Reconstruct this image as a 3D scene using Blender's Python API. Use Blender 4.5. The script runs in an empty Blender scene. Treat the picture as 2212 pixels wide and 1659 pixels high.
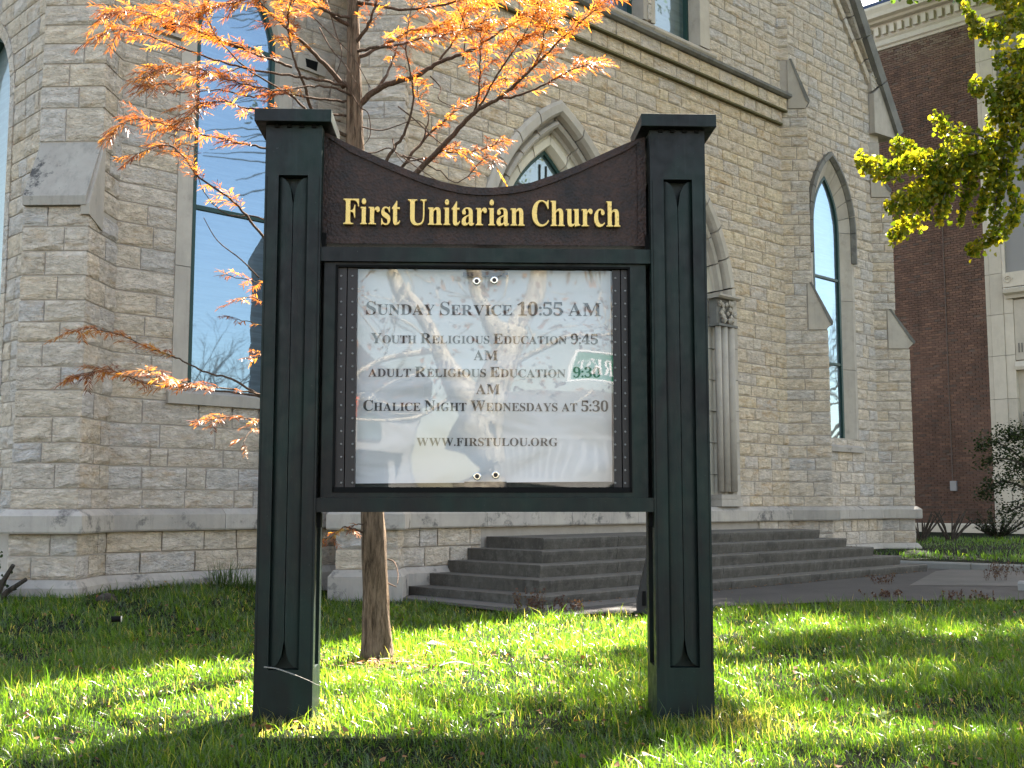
import bpy, math, random
import numpy as np
from mathutils import Matrix, Vector
R = math.radians
rng = random.Random(7)
C = bpy.context.scene.collection
sc = bpy.context.scene

# ------------------------------------------------------------------ camera
EYE = 1.2
F, CX, CY, HOR = 2450.0, 1106.0, 829.5, 1085.0
PITCH = math.atan((HOR - CY) / F)
cam_d = bpy.data.cameras.new('camera')
cam = bpy.data.objects.new('camera', cam_d)
C.objects.link(cam)
cam.location = (0, 0, EYE)
cam.rotation_euler = (R(90) + PITCH, 0, 0)
cam_d.sensor_width = 36
cam_d.lens = 36 * F / 2212
cam_d.clip_start = 0.05
cam_d.clip_end = 2000
sc.camera = cam

# ------------------------------------------------------------------ world, sun, exposure
SUN_AZ, SUN_EL = 30.0, 54.0        # degrees from +y towards +x, elevation
world = bpy.data.worlds.new('World')
sc.world = world
world.use_nodes = True
wn = world.node_tree.nodes
wl = world.node_tree.links
bg = wn['Background']
sky = wn.new('ShaderNodeTexSky')
sky.sky_type = 'NISHITA'
sky.sun_disc = False
sky.sun_elevation = R(SUN_EL)
sky.sun_rotation = R(SUN_AZ)
sky.air_density = 1.0
sky.dust_density = 1.2
sky.ozone_density = 1.0
wb = wn.new('ShaderNodeMixRGB'); wb.blend_type = 'MULTIPLY'; wb.inputs[0].default_value = 1
wb.inputs[2].default_value = (1.19, 1.0, .80, 1)
wl.new(sky.outputs[0], wb.inputs[1]); wl.new(wb.outputs[0], bg.inputs[0])
bg.inputs[1].default_value = 0.062
sun_d = bpy.data.lights.new('sun', 'SUN')
sun_d.energy = 5.0
sun_d.angle = R(0.6)
sun_d.color = (1.0, 0.93, 0.82)
sun = bpy.data.objects.new('sun', sun_d)
C.objects.link(sun)
_e, _a = R(SUN_EL), R(SUN_AZ)
SDIR = Vector((math.sin(_a) * math.cos(_e), math.cos(_a) * math.cos(_e), math.sin(_e)))
sun.rotation_euler = SDIR.to_track_quat('Z', 'Y').to_euler()
sc.view_settings.view_transform = 'Standard'
sc.view_settings.look = 'None'
sc.view_settings.gamma = 1
sc.view_settings.use_curve_mapping = False
sc.view_settings.exposure = 3.55
sc.cycles.max_bounces = 8
sc.cycles.transparent_max_bounces = 12

# ------------------------------------------------------------------ pixel helpers (design-time measurements)
_cp, _sp = math.cos(PITCH), math.sin(PITCH)
def ray(u, v):
    a = (u - CX) / F; b = -(v - CY) / F
    return (a, _cp - b * _sp, _sp + b * _cp)
def at(u, v, Y):
    r = ray(u, v); k = Y / r[1]
    return Vector((r[0] * k, Y, EYE + r[2] * k))
def gnd(u, v, z=0.0):
    r = ray(u, v); k = (z - EYE) / r[2]
    return Vector((r[0] * k, r[1] * k, z))

# ------------------------------------------------------------------ material helpers
class N:
    def __init__(s, name):
        s.m = bpy.data.materials.new(name); s.m.use_nodes = True
        s.t = s.m.node_tree; s.n = s.t.nodes; s.l = s.t.links
        s.p = s.n['Principled BSDF']; s.out = s.n['Material Output']
    def new(s, t, **kw):
        x = s.n.new('ShaderNode' + t)
        for k, v in kw.items(): setattr(x, k, v)
        return x
    def pos(s, scale=(1, 1, 1), obj=False):
        if obj:
            g = s.new('TexCoord'); o = g.outputs['Object']
        else:
            g = s.new('NewGeometry'); o = g.outputs['Position']
        mp = s.new('Mapping'); mp.inputs['Scale'].default_value = scale
        s.l.new(o, mp.inputs[0])
        return mp.outputs[0]
    def noise(s, vec, scale, detail=4, rough=0.6, dist=0.0):
        x = s.new('TexNoise'); x.inputs['Scale'].default_value = scale
        x.inputs['Detail'].default_value = detail; x.inputs['Roughness'].default_value = rough
        x.inputs['Distortion'].default_value = dist
        s.l.new(vec, x.inputs['Vector']); return x.outputs[0]
    def ramp(s, fac, stops):
        x = s.new('ValToRGB'); e = x.color_ramp.elements
        while len(e) < len(stops): e.new(0.5)
        for i, (p_, c) in enumerate(stops):
            e[i].position = p_
            e[i].color = (c, c, c, 1) if isinstance(c, (int, float)) else (*c, 1)
        s.l.new(fac, x.inputs[0]); return x.outputs[0]
    def mix(s, fac, a, b, mode='MIX'):
        x = s.new('MixRGB', blend_type=mode)
        for i, q in ((0, fac), (1, a), (2, b)):
            if isinstance(q, (int, float)): x.inputs[i].default_value = q if i == 0 else (q, q, q, 1)
            elif isinstance(q, tuple): x.inputs[i].default_value = (*q, 1)
            else: s.l.new(q, x.inputs[i])
        return x.outputs[0]
    def math(s, op, a, b=0.0):
        x = s.new('Math', operation=op)
        for i, q in ((0, a), (1, b)):
            if isinstance(q, (int, float)): x.inputs[i].default_value = q
            else: s.l.new(q, x.inputs[i])
        return x.outputs[0]
    def rnd(s):
        a = s.new('Attribute', attribute_name='rnd')
        o = s.new('ObjectInfo')
        return s.math('FRACT', s.math('ADD', a.outputs['Fac'], o.outputs['Random']))
    def bump(s, h, strength=0.5, dist=0.02, prev=None):
        b = s.new('Bump'); b.inputs['Strength'].default_value = strength
        b.inputs['Distance'].default_value = dist
        s.l.new(h, b.inputs['Height'])
        if prev is not None: s.l.new(prev, b.inputs['Normal'])
        s.l.new(b.outputs[0], s.p.inputs['Normal'])
        return b.outputs[0]
    def base(s, c, rough=0.8, spec=0.3):
        if isinstance(c, tuple): s.p.inputs['Base Color'].default_value = (*c, 1)
        else: s.l.new(c, s.p.inputs['Base Color'])
        if isinstance(rough, (int, float)): s.p.inputs['Roughness'].default_value = rough
        else: s.l.new(rough, s.p.inputs['Roughness'])
        s.p.inputs['Specular IOR Level'].default_value = spec
        return s.m

def stone_mat(name, stops, ochre, ochre_amt, stain):
    s = N(name); P = s.pos((1, 1, 1)); r = s.rnd()
    col = s.ramp(r, stops)
    Ps = s.pos((1, 1, 2.6))
    o = s.ramp(s.noise(Ps, 4.2, 5, 0.65), [(0.48, 0.0), (0.68, 1.0)])
    r2 = s.math('FRACT', s.math('MULTIPLY', r, 7.31))
    o = s.math('MULTIPLY', s.math('MULTIPLY', o, ochre_amt), s.ramp(r2, [(0.15, 0.15), (0.85, 1.0)]))
    col = s.mix(o, col, ochre)
    m = s.ramp(s.noise(P, 9, 6, 0.7), [(0.3, 0.72), (0.7, 1.16)])
    col = s.mix(1.0, col, m, 'MULTIPLY')
    d = s.ramp(s.noise(P, 17, 5, 0.7), [(0.60, 0.0), (0.74, 1.0)])
    big = s.ramp(s.noise(P, 1.3, 3, 0.6), [(0.45, 0.15), (0.7, 1.0)])
    col = s.mix(s.math('MULTIPLY', s.math('MULTIPLY', d, big), stain), col, (0.07, 0.065, 0.06))
    Pc = s.pos((1, 1, 2.8)); nc = s.noise(Pc, 5.5, 5, .7, .6)
    cr = s.math('MULTIPLY', s.ramp(nc, [(.485, 0.), (.5, 1.), (.515, 0.)]), s.ramp(s.noise(P, 3.1, 2), [(.45, 0.), (.6, .8)]))
    col = s.mix(s.math('MULTIPLY', cr, .85), col, (.11, .085, .055))
    s.base(col, 0.92, 0.12)
    b = s.bump(nc, 1.0, 0.07)
    b = s.bump(s.noise(s.pos((1, 1, 1.8)), 15, 6, 0.65, 0.3), 1.0, 0.03, b)
    s.bump(s.noise(P, 60, 4, 0.7), 0.5, 0.006, b)
    return s.m
M = {}
M['stone_warm'] = stone_mat('warm_rockface_limestone', [(0, (0.612, 0.5082, 0.4017)), (.3, (0.6653, 0.5412, 0.4017)), (.5, (0.5854, 0.5082, 0.4439)), (.75, (0.7052, 0.5808, 0.4228)), (1, (0.5988, 0.4884, 0.3664))], (0.479, 0.2904, 0.1198), 0.55, 0.35)
M['stone_grey'] = stone_mat('grey_rockface_limestone', [(0, (0.5775, 0.498, 0.4225)), (.3, (0.6496, 0.5549, 0.4588)), (.5, (0.5486, 0.505, 0.4735)), (.75, (0.6641, 0.5478, 0.4225)), (1, (0.6064, 0.5193, 0.4298))], (0.4764, 0.3131, 0.1602), 0.5, 0.6)

def mortar():
    s = N('grey_mortar'); P = s.pos()
    c = s.mix(s.noise(P, 6, 5, .7), (0.2714, 0.2374, 0.2035), (0.4207, 0.3731, 0.3257))
    s.base(c, .95, .1); s.bump(s.noise(P, 50, 4), .6, .008); return s.m
M['mortar'] = mortar()
def ashlar(name, c1, c2, stain, streak=.5):
    s = N(name); P = s.pos()
    r = s.rnd()
    c = s.mix(s.ramp(s.noise(P, 3.0, 6, .65), [(.35, 0.), (.65, 1.)]), c1, c2)
    c = s.mix(1.0, c, s.ramp(r, [(0, .88), (1, 1.07)]), 'MULTIPLY')
    st = s.ramp(s.noise(s.pos((5, 5, .7)), 2.2, 5, .7), [(.5, 0.), (.75, 1.)])
    c = s.mix(s.math('MULTIPLY', st, streak), c, (.10, .095, .09))
    d = s.ramp(s.noise(P, 2.4, 6, .75), [(.56, 0.), (.66, 1.)])
    c = s.mix(s.math('MULTIPLY', d, stain), c, (.075, .07, .068))
    s.base(c, .85, .15); s.bump(s.noise(P, 45, 5, .7), .35, .006); return s.m
M['ashlar'] = ashlar('smooth_limestone', (0.3478, 0.3091, 0.2656), (0.4154, 0.3671, 0.3139), .2, .2)
M['weathered'] = ashlar('stained_limestone', (0.3192, 0.2873, 0.2554), (0.3937, 0.3511, 0.3032), .8, .3)
M['slab_stain'] = ashlar('black_stained_weathering', (.28, .25, .22), (.34, .31, .27), 1.6, .5)
M['ledge'] = ashlar('dark_ledge_limestone', (.13, .125, .115), (.19, .18, .165), .6, .4)
def mossy():
    s = N('mossy_stone_edge'); P = s.pos()
    c = s.mix(s.noise(P, 5, 5, .7), (.16, .135, .06), (.09, .085, .06))
    s.base(c, .95, .1); s.bump(s.noise(P, 30, 5), .8, .015); return s.m
M['mossy'] = mossy()
def concrete():
    s = N('dark_step_concrete'); P = s.pos()
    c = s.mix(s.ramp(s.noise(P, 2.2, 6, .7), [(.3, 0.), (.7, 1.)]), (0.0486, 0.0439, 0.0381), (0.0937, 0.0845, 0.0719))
    sp = s.ramp(s.noise(P, 26, 4, .7), [(.62, 0.), (.72, 1.)])
    c = s.mix(s.math('MULTIPLY', sp, .35), c, (.22, .21, .19))
    st = s.ramp(s.noise(s.pos((6, 6, 1.2)), 2, 4, .7), [(.5, 0.), (.8, 1.)])
    c = s.mix(s.math('MULTIPLY', st, .6), c, (.022, .020, .019))
    c = s.mix(s.ramp(s.noise(P, 8, 6, .75), [(.48, 0.), (.70, .75)]), c, (.13, .12, .105))
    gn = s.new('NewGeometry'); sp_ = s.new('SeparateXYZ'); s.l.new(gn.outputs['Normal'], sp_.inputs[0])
    c = s.mix(s.math('MULTIPLY', s.ramp(sp_.outputs[2], [(.3, 0.), (.8, .55)]), s.noise(P, 5, 5, .7)), c, (.17, .16, .14))  # tread brightness put into the colour through the upward normal
    s.base(c, .9, .2); s.bump(s.noise(P, 30, 6, .7), .5, .012); return s.m
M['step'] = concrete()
def paving(name, a, b, spk):
    s = N(name); P = s.pos()
    c = s.mix(s.ramp(s.noise(P, .9, 6, .7), [(.3, 0.), (.7, 1.)]), a, b)
    c = s.mix(s.math('MULTIPLY', s.ramp(s.noise(P, 70, 3, .7), [(.55, 0.), (.75, 1.)]), .4), c, spk)
    s.base(c, .9, .25); s.bump(s.noise(P, 40, 4), .4, .01); return s.m
M['asphalt'] = paving('grey_asphalt_path', (.040, .037, .035), (.068, .062, .057), (.13, .12, .11))
M['slab'] = paving('pale_concrete_walk', (.085, .08, .073), (.13, .12, .108), (.2, .19, .17))
M['kerb'] = paving('pale_kerb_concrete', (.19, .185, .175), (.28, .27, .25), (.15, .145, .14))
def soil():
    s = N('lawn_soil_and_thatch'); P = s.pos()
    c = s.mix(s.ramp(s.noise(P, 2.5, 6, .7), [(.35, 0.), (.65, 1.)]), (0.0046, 0.0085, 0.0027), (0.0123, 0.0108, 0.0062))
    c = s.mix(s.ramp(s.noise(P, 40, 5, .8), [(.4, 0.), (.7, .6)]), c, (.02, .034, .01))
    s.base(c, .95, .1); s.bump(s.noise(P, 60, 5, .8), 1., .03); return s.m
M['soil'] = soil()
def paint():
    s = N('dark_green_patina_paint'); P = s.pos((1, 1, .45))
    c = s.mix(s.ramp(s.noise(P, 3.0, 5, .62, .4), [(.40, 0.), (.62, 1.)]), (0.0037, 0.0043, 0.0046), (0.0037, 0.0139, 0.0105))
    c = s.mix(s.ramp(s.noise(s.pos((9, 9, .5)), 3.5, 4, .7), [(.52, 0.), (.75, .35)]), c, (.018, .026, .024))
    c = s.mix(s.math('MULTIPLY', s.ramp(s.noise(s.pos(), 95, 2, .6), [(.73, 0.), (.77, 1.)]), .5), c, (.10, .11, .10))
    s.base(c, s.ramp(s.noise(s.pos(), 14, 4, .7), [(.3, .36), (.7, .62)]), .27); s.bump(s.noise(s.pos(), 160, 3), .2, .002); return s.m
M['paint'] = paint()
M['black'] = N('black_shadow_gap').base((.006, .006, .006), .8, .1)
def copper():
    s = N('hammered_brown_copper'); P = s.pos()
    c = s.mix(s.ramp(s.noise(P, 7, 6, .78), [(.36, 0.), (.64, 1.)]), (.0150, .0110, .0105), (.050, .0240, .0170))
    c = s.mix(s.ramp(s.noise(P, 34, 5, .8), [(.5, 0.), (.72, .8)]), c, (.008, .007, .0075))
    s.base(c, .55, .3)
    v = s.new('TexVoronoi'); v.inputs['Scale'].default_value = 60; s.l.new(P, v.inputs['Vector'])
    b = s.bump(v.outputs[0], .7, .006); s.bump(s.noise(P, 25, 5, .8), .5, .01, b); return s.m
M['copper'] = copper()
def gold():
    s = N('worn_gold_leaf'); P = s.pos()
    c = s.mix(s.ramp(s.noise(P, 55, 5, .8), [(.58, 0.), (.68, 1.)]), (.70, .48, .15), (.20, .12, .05))
    s.base(c, .38, .5); s.p.inputs['Metallic'].default_value = .5
    s.bump(s.noise(P, 90, 4, .7), .6, .004); return s.m
M['gold'] = gold()
M['gold_edge'] = N('dark_bronze_edge').base((.05, .03, .015), .6, .3)
def strip():
    s = N('dark_brown_metal_strip'); P = s.pos()
    s.base(s.mix(s.noise(P, 12, 4, .7), (0.0108, 0.0084, 0.009), (0.0204, 0.0156, 0.0156)), .5, .4); return s.m
M['strip'] = strip()
M['rivet'] = N('grey_rivet_heads').base((.16, .16, .16), .35, .5)
M['lockm'] = N('nickel_cam_lock').base((.62, .60, .56), .22, .5); M['lockm'].node_tree.nodes['Principled BSDF'].inputs['Metallic'].default_value = 1
def paper():
    s = N('white_vinyl_notice'); P = s.pos()
    c = s.mix(s.noise(P, 3, 3, .5), (0.4388, 0.4388, 0.4498), (0.4773, 0.4717, 0.4717))
    s.base(c, .6, .3)
    s.bump(s.noise(s.pos((1, 1, 1.9)), 1.7, 1.5, .45, .9), .9, .06); return s.m
M['paper'] = paper()
M['ink'] = N('black_printing_ink').base((.015, .016, .02), .5, .3)
def plexi():
    s = N('reflective_acrylic_glazing')
    tr = s.new('BsdfTransparent'); gl = s.new('BsdfGlossy'); gl.inputs['Roughness'].default_value = .018
    b = s.new('Bump'); b.inputs['Strength'].default_value = .16; b.inputs['Distance'].default_value = .05
    s.l.new(s.noise(s.pos((1, 1, 1)), 1.3, 1, .4, .3), b.inputs['Height']); s.l.new(b.outputs[0], gl.inputs['Normal'])
    mx = s.new('MixShader'); mx.inputs[0].default_value = .085
    s.l.new(tr.outputs[0], mx.inputs[1]); s.l.new(gl.outputs[0], mx.inputs[2]); s.l.new(mx.outputs[0], s.out.inputs[0])
    return s.m
M['plexi'] = plexi()
def glass(name, refl, tint, body, wob=.12):
    s = N(name); P = s.pos()
    bc = s.mix(s.ramp(s.noise(s.pos((.6, .6, 7)), 3, 4, .6), [(.4, 0.), (.7, .8)]), body, tuple(min(1, q * 1.9) for q in body))
    s.base(bc, .4, .5)
    gl = s.new('BsdfGlossy'); gl.inputs['Roughness'].default_value = .02; gl.inputs['Color'].default_value = (*tint, 1)
    b = s.new('Bump'); b.inputs['Strength'].default_value = wob; b.inputs['Distance'].default_value = .05
    s.l.new(s.noise(P, 1.4, 2, .5), b.inputs['Height']); s.l.new(b.outputs[0], gl.inputs['Normal'])
    mx = s.new('MixShader'); mx.inputs[0].default_value = refl
    s.l.new(s.p.outputs[0], mx.inputs[1]); s.l.new(gl.outputs[0], mx.inputs[2]); s.l.new(mx.outputs[0], s.out.inputs[0])
    return s.m
M['glass'] = glass('storm_window_glass', .25, (.42, .63, .88), (.05, .075, .095), .05)
M['glass_bright'] = glass('lancet_storm_glass', .28, (.52, .76, 1.0), (.05, .07, .08), .06)
M['glass_dark'] = glass('leaded_window_glass', .16, (.9, 1, 1), (.05, .075, .075), .5)
M['green_frame'] = N('dark_green_window_frame').base((.018, .05, .045), .5, .3)
M['lead'] = N('window_lead_strips').base((.03, .032, .03), .5, .3)
def bark(name, a, b, sc_=1.0):
    s = N(name); P = s.pos((9 * sc_, 9 * sc_, 1.1))
    f = s.noise(P, 4, 6, .75, .4)
    c = s.mix(s.ramp(f, [(.38, 0.), (.62, 1.)]), a, b)
    s.base(c, .95, .1); s.bump(f, 1., .03); return s.m
M['bark'] = bark('stringy_red_brown_bark', (0.0502, 0.0351, 0.0235), (0.226, 0.1632, 0.113))
M['twig'] = bark('brown_twig_bark', (.075, .048, .034), (.16, .11, .08), 3)
M['bark_pale'] = bark('mottled_pale_sycamore_bark', (.16, .13, .09), (.52, .47, .38), .3)
M['bark_grey'] = bark('grey_branch_bark', (.07, .062, .05), (.17, .15, .125), 1)
def leaf(name, stops, trans, rough=.5, spec=.3, mixf=.5, scale=None):
    s = N(name); r = s.new('Attribute', attribute_name='rnd').outputs['Fac']
    c = s.ramp(r, stops)
    if scale:
        c = s.mix(s.ramp(s.noise(s.pos(), scale, 3, .6), [(.4, 0.), (.65, .6)]), c, stops[0][1])
    s.base(c, rough, spec)
    t = s.new('BsdfTranslucent')
    s.l.new(s.mix(1., c, trans, 'MULTIPLY'), t.inputs[0])
    mx = s.new('MixShader'); mx.inputs[0].default_value = mixf
    s.l.new(s.p.outputs[0], mx.inputs[1]); s.l.new(t.outputs[0], mx.inputs[2]); s.l.new(mx.outputs[0], s.out.inputs[0])
    return s.m
M['grass'] = leaf('lawn_grass_blades', [(0, (0.0058, 0.0145, 0.0021)), (.35, (0.0089, 0.0211, 0.0026)), (.7, (0.0158, 0.0276, 0.0031)), (.9, (0.0263, 0.0343, 0.0053)), (1, (0.079, 0.0685, 0.0343))], (14.5, 13.6, 4.8), .28, .8, .5)
M['cypress'] = leaf('orange_cypress_needles', [(0, (.085, .026, .013)), (.3, (.20, .066, .022)), (.6, (.30, .115, .026)), (.85, (.36, .17, .032)), (1, (.40, .26, .05))], (1.8, 1.45, .75), .45, .4, .5)
M['ginkgo'] = leaf('yellow_green_ginkgo_leaves', [(0, (.045, .075, .006)), (.35, (.095, .125, .008)), (.7, (.21, .19, .012)), (1, (.30, .22, .018))], (2.0, 2.0, .9), .45, .35, .62)
M['leaf_dark'] = leaf('dark_glossy_shrub_leaves', [(0, (0.0108, 0.021, 0.0072)), (.6, (0.021, 0.036, 0.012)), (1, (0.042, 0.054, 0.018))], (1.5, 1.6, 1), .5, .15, .3)
M['leaf_lime'] = leaf('lime_broad_leaves', [(0, (0.042, 0.084, 0.012)), (.6, (0.072, 0.12, 0.012)), (1, (0.12, 0.156, 0.018))], (2, 2, 1), .4, .4, .45)
M['leaf_red'] = leaf('rusty_weed_leaves', [(0, (.05, .025, .02)), (.6, (.09, .04, .025)), (1, (.13, .08, .03))], (1.2, 1.2, 1), .6, .3, .3)
M['leaf_dry'] = leaf('dry_fallen_leaves', [(0, (0.072, 0.03, 0.012)), (.5, (0.156, 0.066, 0.024)), (1, (0.252, 0.132, 0.054))], (1.2, 1.2, 1), .6, .3, .3)
def brick_mat(name='weathered_red_brick'):
    s = N(name); P = s.pos(); r = s.rnd()
    c = s.ramp(r, [(0, (0.1202, 0.0772, 0.0608)), (.3, (0.1626, 0.098, 0.0735)), (.55, (0.1413, 0.0891, 0.0707)), (.8, (0.2049, 0.1217, 0.0876)), (1, (0.1131, 0.0861, 0.0735))])
    g = s.ramp(s.noise(P, .35, 4, .6), [(.35, .75), (.7, 1.2)])
    c = s.mix(1., c, g, 'MULTIPLY')
    gp = s.new('NewGeometry'); sx_ = s.new('SeparateXYZ'); s.l.new(gp.outputs['Position'], sx_.inputs[0])
    hi = s.math('MULTIPLY', s.ramp(s.math('MULTIPLY', sx_.outputs[2], .05), [(.765, 0.), (.79, 1.)]), s.ramp(r, [(.2, 0.), (.6, .8)]))
    c = s.mix(hi, c, (.20, .15, .11))
    st = s.ramp(s.noise(s.pos((1.2, 1.2, .25)), 2.0, 5, .7), [(.52, 0.), (.75, .55)])
    c = s.mix(st, c, (.045, .034, .03))
    s.base(c, .9, .15); s.bump(s.noise(P, 30, 4), .5, .01); return s.m
M['brick'] = brick_mat()
M['brick_mortar'] = N('brick_wall_mortar').base((.15, .115, .10), .95, .1)
M['brick_pale'] = brick_mat('pale_repair_brick'); 
M['lime'] = ashlar('cream_limestone_cladding', (0.5359, 0.4872, 0.406), (0.6009, 0.5441, 0.4547), .05, .12)
M['blue_roof'] = N('blue_roof_edge').base((.03, .05, .11), .5, .3)
M['slate'] = N('dark_slate_roof').base((.05, .05, .055), .8, .3)
M['white_paint'] = N('white_house_paint').base((.26, .255, .25), .6, .3)
M['sign_green'] = N('green_street_sign').base((.01, .17, .09), .4, .4)
M['sign_white'] = N('white_street_lettering').base((.8, .8, .8), .4, .4)
M['pole'] = N('galvanised_pole').base((.3, .3, .3), .4, .5)
def rockm():
    s = N('pale_broken_stone'); P = s.pos()
    s.base(s.mix(s.noise(P, 12, 5, .7), (.17, .16, .14), (.28, .26, .23)), .9, .2); s.bump(s.noise(P, 25, 5), .8, .02); return s.m
M['rock'] = rockm()
M['dark_wood'] = bark('dark_cut_stems', (.03, .026, .022), (.085, .07, .058), 1)
M['dark_iron'] = N('dark_cast_iron').base((.022, .02, .02), .6, .4)
M['door'] = N('dark_oak_door').base((.05, .025, .013), .6, .3)
M['awning'] = N('rust_red_awning').base((.45, .10, .05), .7, .2)

# ------------------------------------------------------------------ object helpers
def tag(o, label=None, cat=None, group=None, kind=None):
    if label: o['label'] = label
    if cat: o['category'] = cat
    if group: o['group'] = group
    if kind: o['kind'] = kind
    return o
def empty(name, loc=(0, 0, 0), rz=0.0, label=None, cat=None, group=None, parent=None):
    o = bpy.data.objects.new(name, None); C.objects.link(o)
    o.location = loc; o.rotation_euler = (0, 0, rz); o.empty_display_size = .2
    tag(o, label, cat, group)
    if parent: o.parent = parent
    return o
def link(name, me, mat=None, parent=None, mtx=None, world=True):
    o = bpy.data.objects.new(name, me); C.objects.link(o)
    if mat is not None and not me.materials:
        for q in (mat if isinstance(mat, (list, tuple)) else [mat]): me.materials.append(q)
    if parent is not None:
        o.parent = parent
        if world: o.matrix_parent_inverse = pworld(parent).inverted()
    if mtx is not None: o.matrix_basis = mtx
    return o
def pworld(o):
    m = Matrix.LocRotScale(o.location, o.rotation_euler, o.scale) if o.matrix_basis is None else o.matrix_basis.copy()
    if o.parent is not None:
        m = pworld(o.parent) @ o.matrix_parent_inverse @ m
    return m
class MB:
    def __init__(s): s.v = []; s.f = []; s.mi = []; s.r = []
    def add(s, vs, fs, mi=0, r=0.0):
        b = len(s.v); s.v += [tuple(p) for p in vs]
        for f in fs:
            s.f.append(tuple(b + i for i in f)); s.mi.append(mi); s.r.append(r)
    def box(s, x0, x1, y0, y1, z0, z1, mi=0, r=0.0, fr=None):
        vs = [(x, y, z) for z in (z0, z1) for y in (y0, y1) for x in (x0, x1)]
        if fr: vs = [fr.w(*p) for p in vs]
        s.add(vs, [(0, 2, 3, 1), (4, 5, 7, 6), (0, 1, 5, 4), (2, 6, 7, 3), (0, 4, 6, 2), (1, 3, 7, 5)], mi, r)
    def prism(s, poly, y0, y1, mi=0, r=0.0, fr=None):
        """poly in (x,z) counter-clockwise seen from -y; front at y0, back at y1"""
        n = len(poly)
        vs = [(x, y0, z) for x, z in poly] + [(x, y1, z) for x, z in poly]
        if fr: vs = [fr.w(*p) for p in vs]
        fs = [tuple(range(n)), tuple(range(2 * n - 1, n - 1, -1))]
        fs += [(i, n + i, n + (i + 1) % n, (i + 1) % n) for i in range(n)]
        s.add(vs, fs, mi, r)
    def sweepx(s, prof, x0, x1, m0=0, m1=0, mi=0, r=0.0, fr=None):
        """prof: closed list of (y,z); ends shifted outward by m*(-y) for mitres"""
        n = len(prof)
        vs = [(x0 + m0 * y, y, z) for y, z in prof] + [(x1 - m1 * y, y, z) for y, z in prof]
        if fr: vs = [fr.w(*p) for p in vs]
        fs = [tuple(range(n)), tuple(range(2 * n - 1, n - 1, -1))]
        fs += [(i, n + i, n + (i + 1) % n, (i + 1) % n) for i in range(n)]
        s.add(vs, fs, mi, r)
    def tube(s, pts, rad, n=6, mi=0, r=0.0, cap=True):
        pts = [Vector(p) for p in pts]; b = len(s.v); k = len(pts)
        up = Vector((0, 0, 1))
        for i, p in enumerate(pts):
            d = (pts[min(i + 1, k - 1)] - pts[max(i - 1, 0)]); d.normalize()
            a = d.cross(up)
            if a.length < .05: a = d.cross(Vector((1, 0, 0)))
            a.normalize(); c = a.cross(d)
            q = rad[i] if isinstance(rad, (list, tuple)) else rad
            for j in range(n):
                t = 2 * math.pi * j / n
                s.v.append(tuple(p + a * math.cos(t) * q + c * math.sin(t) * q))
        for i in range(k - 1):
            for j in range(n):
                j2 = (j + 1) % n
                s.f.append((b + i * n + j, b + i * n + j2, b + (i + 1) * n + j2, b + (i + 1) * n + j)); s.mi.append(mi); s.r.append(r)
        if cap:
            s.f.append(tuple(b + j for j in range(n))[::-1]); s.mi.append(mi); s.r.append(r)
            s.f.append(tuple(b + (k - 1) * n + j for j in range(n))); s.mi.append(mi); s.r.append(r)
    def build(s, name, mat, parent=None, smooth=False, attr=False, mtx=None, fix=True):
        me = bpy.data.meshes.new(name); me.from_pydata(s.v, [], s.f)
        mats = mat if isinstance(mat, (list, tuple)) else [mat]
        for q in mats: me.materials.append(q)
        if len(mats) > 1: me.polygons.foreach_set('material_index', s.mi)
        if attr:
            a = me.attributes.new('rnd', 'FLOAT', 'FACE'); a.data.foreach_set('value', s.r)
        if fix:
            import bmesh
            bm = bmesh.new(); bm.from_mesh(me); bmesh.ops.recalc_face_normals(bm, faces=bm.faces); bm.to_mesh(me); bm.free()
        if smooth: me.polygons.foreach_set('use_smooth', [True] * len(me.polygons))
        me.update()
        return link(name, me, None, parent, mtx)
class Frame:
    """vertical plane: local x along the wall (viewer's right), local y into the wall, z up"""
    def __init__(s, P0, heading):
        h = R(heading); s.p = Vector((P0[0], P0[1], 0)); s.x = Vector((math.sin(h), math.cos(h), 0)); s.y = Vector((-s.x.y, s.x.x, 0))
        s.rz = math.atan2(s.x.y, s.x.x)
    def w(s, x, y, z): return s.p + s.x * x + s.y * y + Vector((0, 0, z))
    def mtx(s, x, y, z, sx=1, sy=1, sz=1):
        return Matrix.Translation(s.w(x, y, z)) @ Matrix.Rotation(s.rz, 4, 'Z') @ Matrix.Diagonal((sx, sy, sz, 1))
def np_mesh(name, verts, tris, mat, rnd=None, parent=None, smooth=False):
    me = bpy.data.meshes.new(name)
    nv, nt = len(verts), len(tris)
    me.vertices.add(nv); me.vertices.foreach_set('co', np.asarray(verts, dtype=np.float32).ravel())
    me.loops.add(nt * 3); me.loops.foreach_set('vertex_index', np.asarray(tris, dtype=np.int32).ravel())
    me.polygons.add(nt); me.polygons.foreach_set('loop_start', np.arange(0, nt * 3, 3, dtype=np.int32))
    me.polygons.foreach_set('loop_total', np.full(nt, 3, dtype=np.int32))
    me.update(calc_edges=True)
    if rnd is not None:
        a = me.attributes.new('rnd', 'FLOAT', 'FACE'); a.data.foreach_set('value', np.asarray(rnd, dtype=np.float32))
    if smooth: me.polygons.foreach_set('use_smooth', np.ones(nt, dtype=bool))
    me.materials.append(mat)
    return link(name, me, None, parent)

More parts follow.
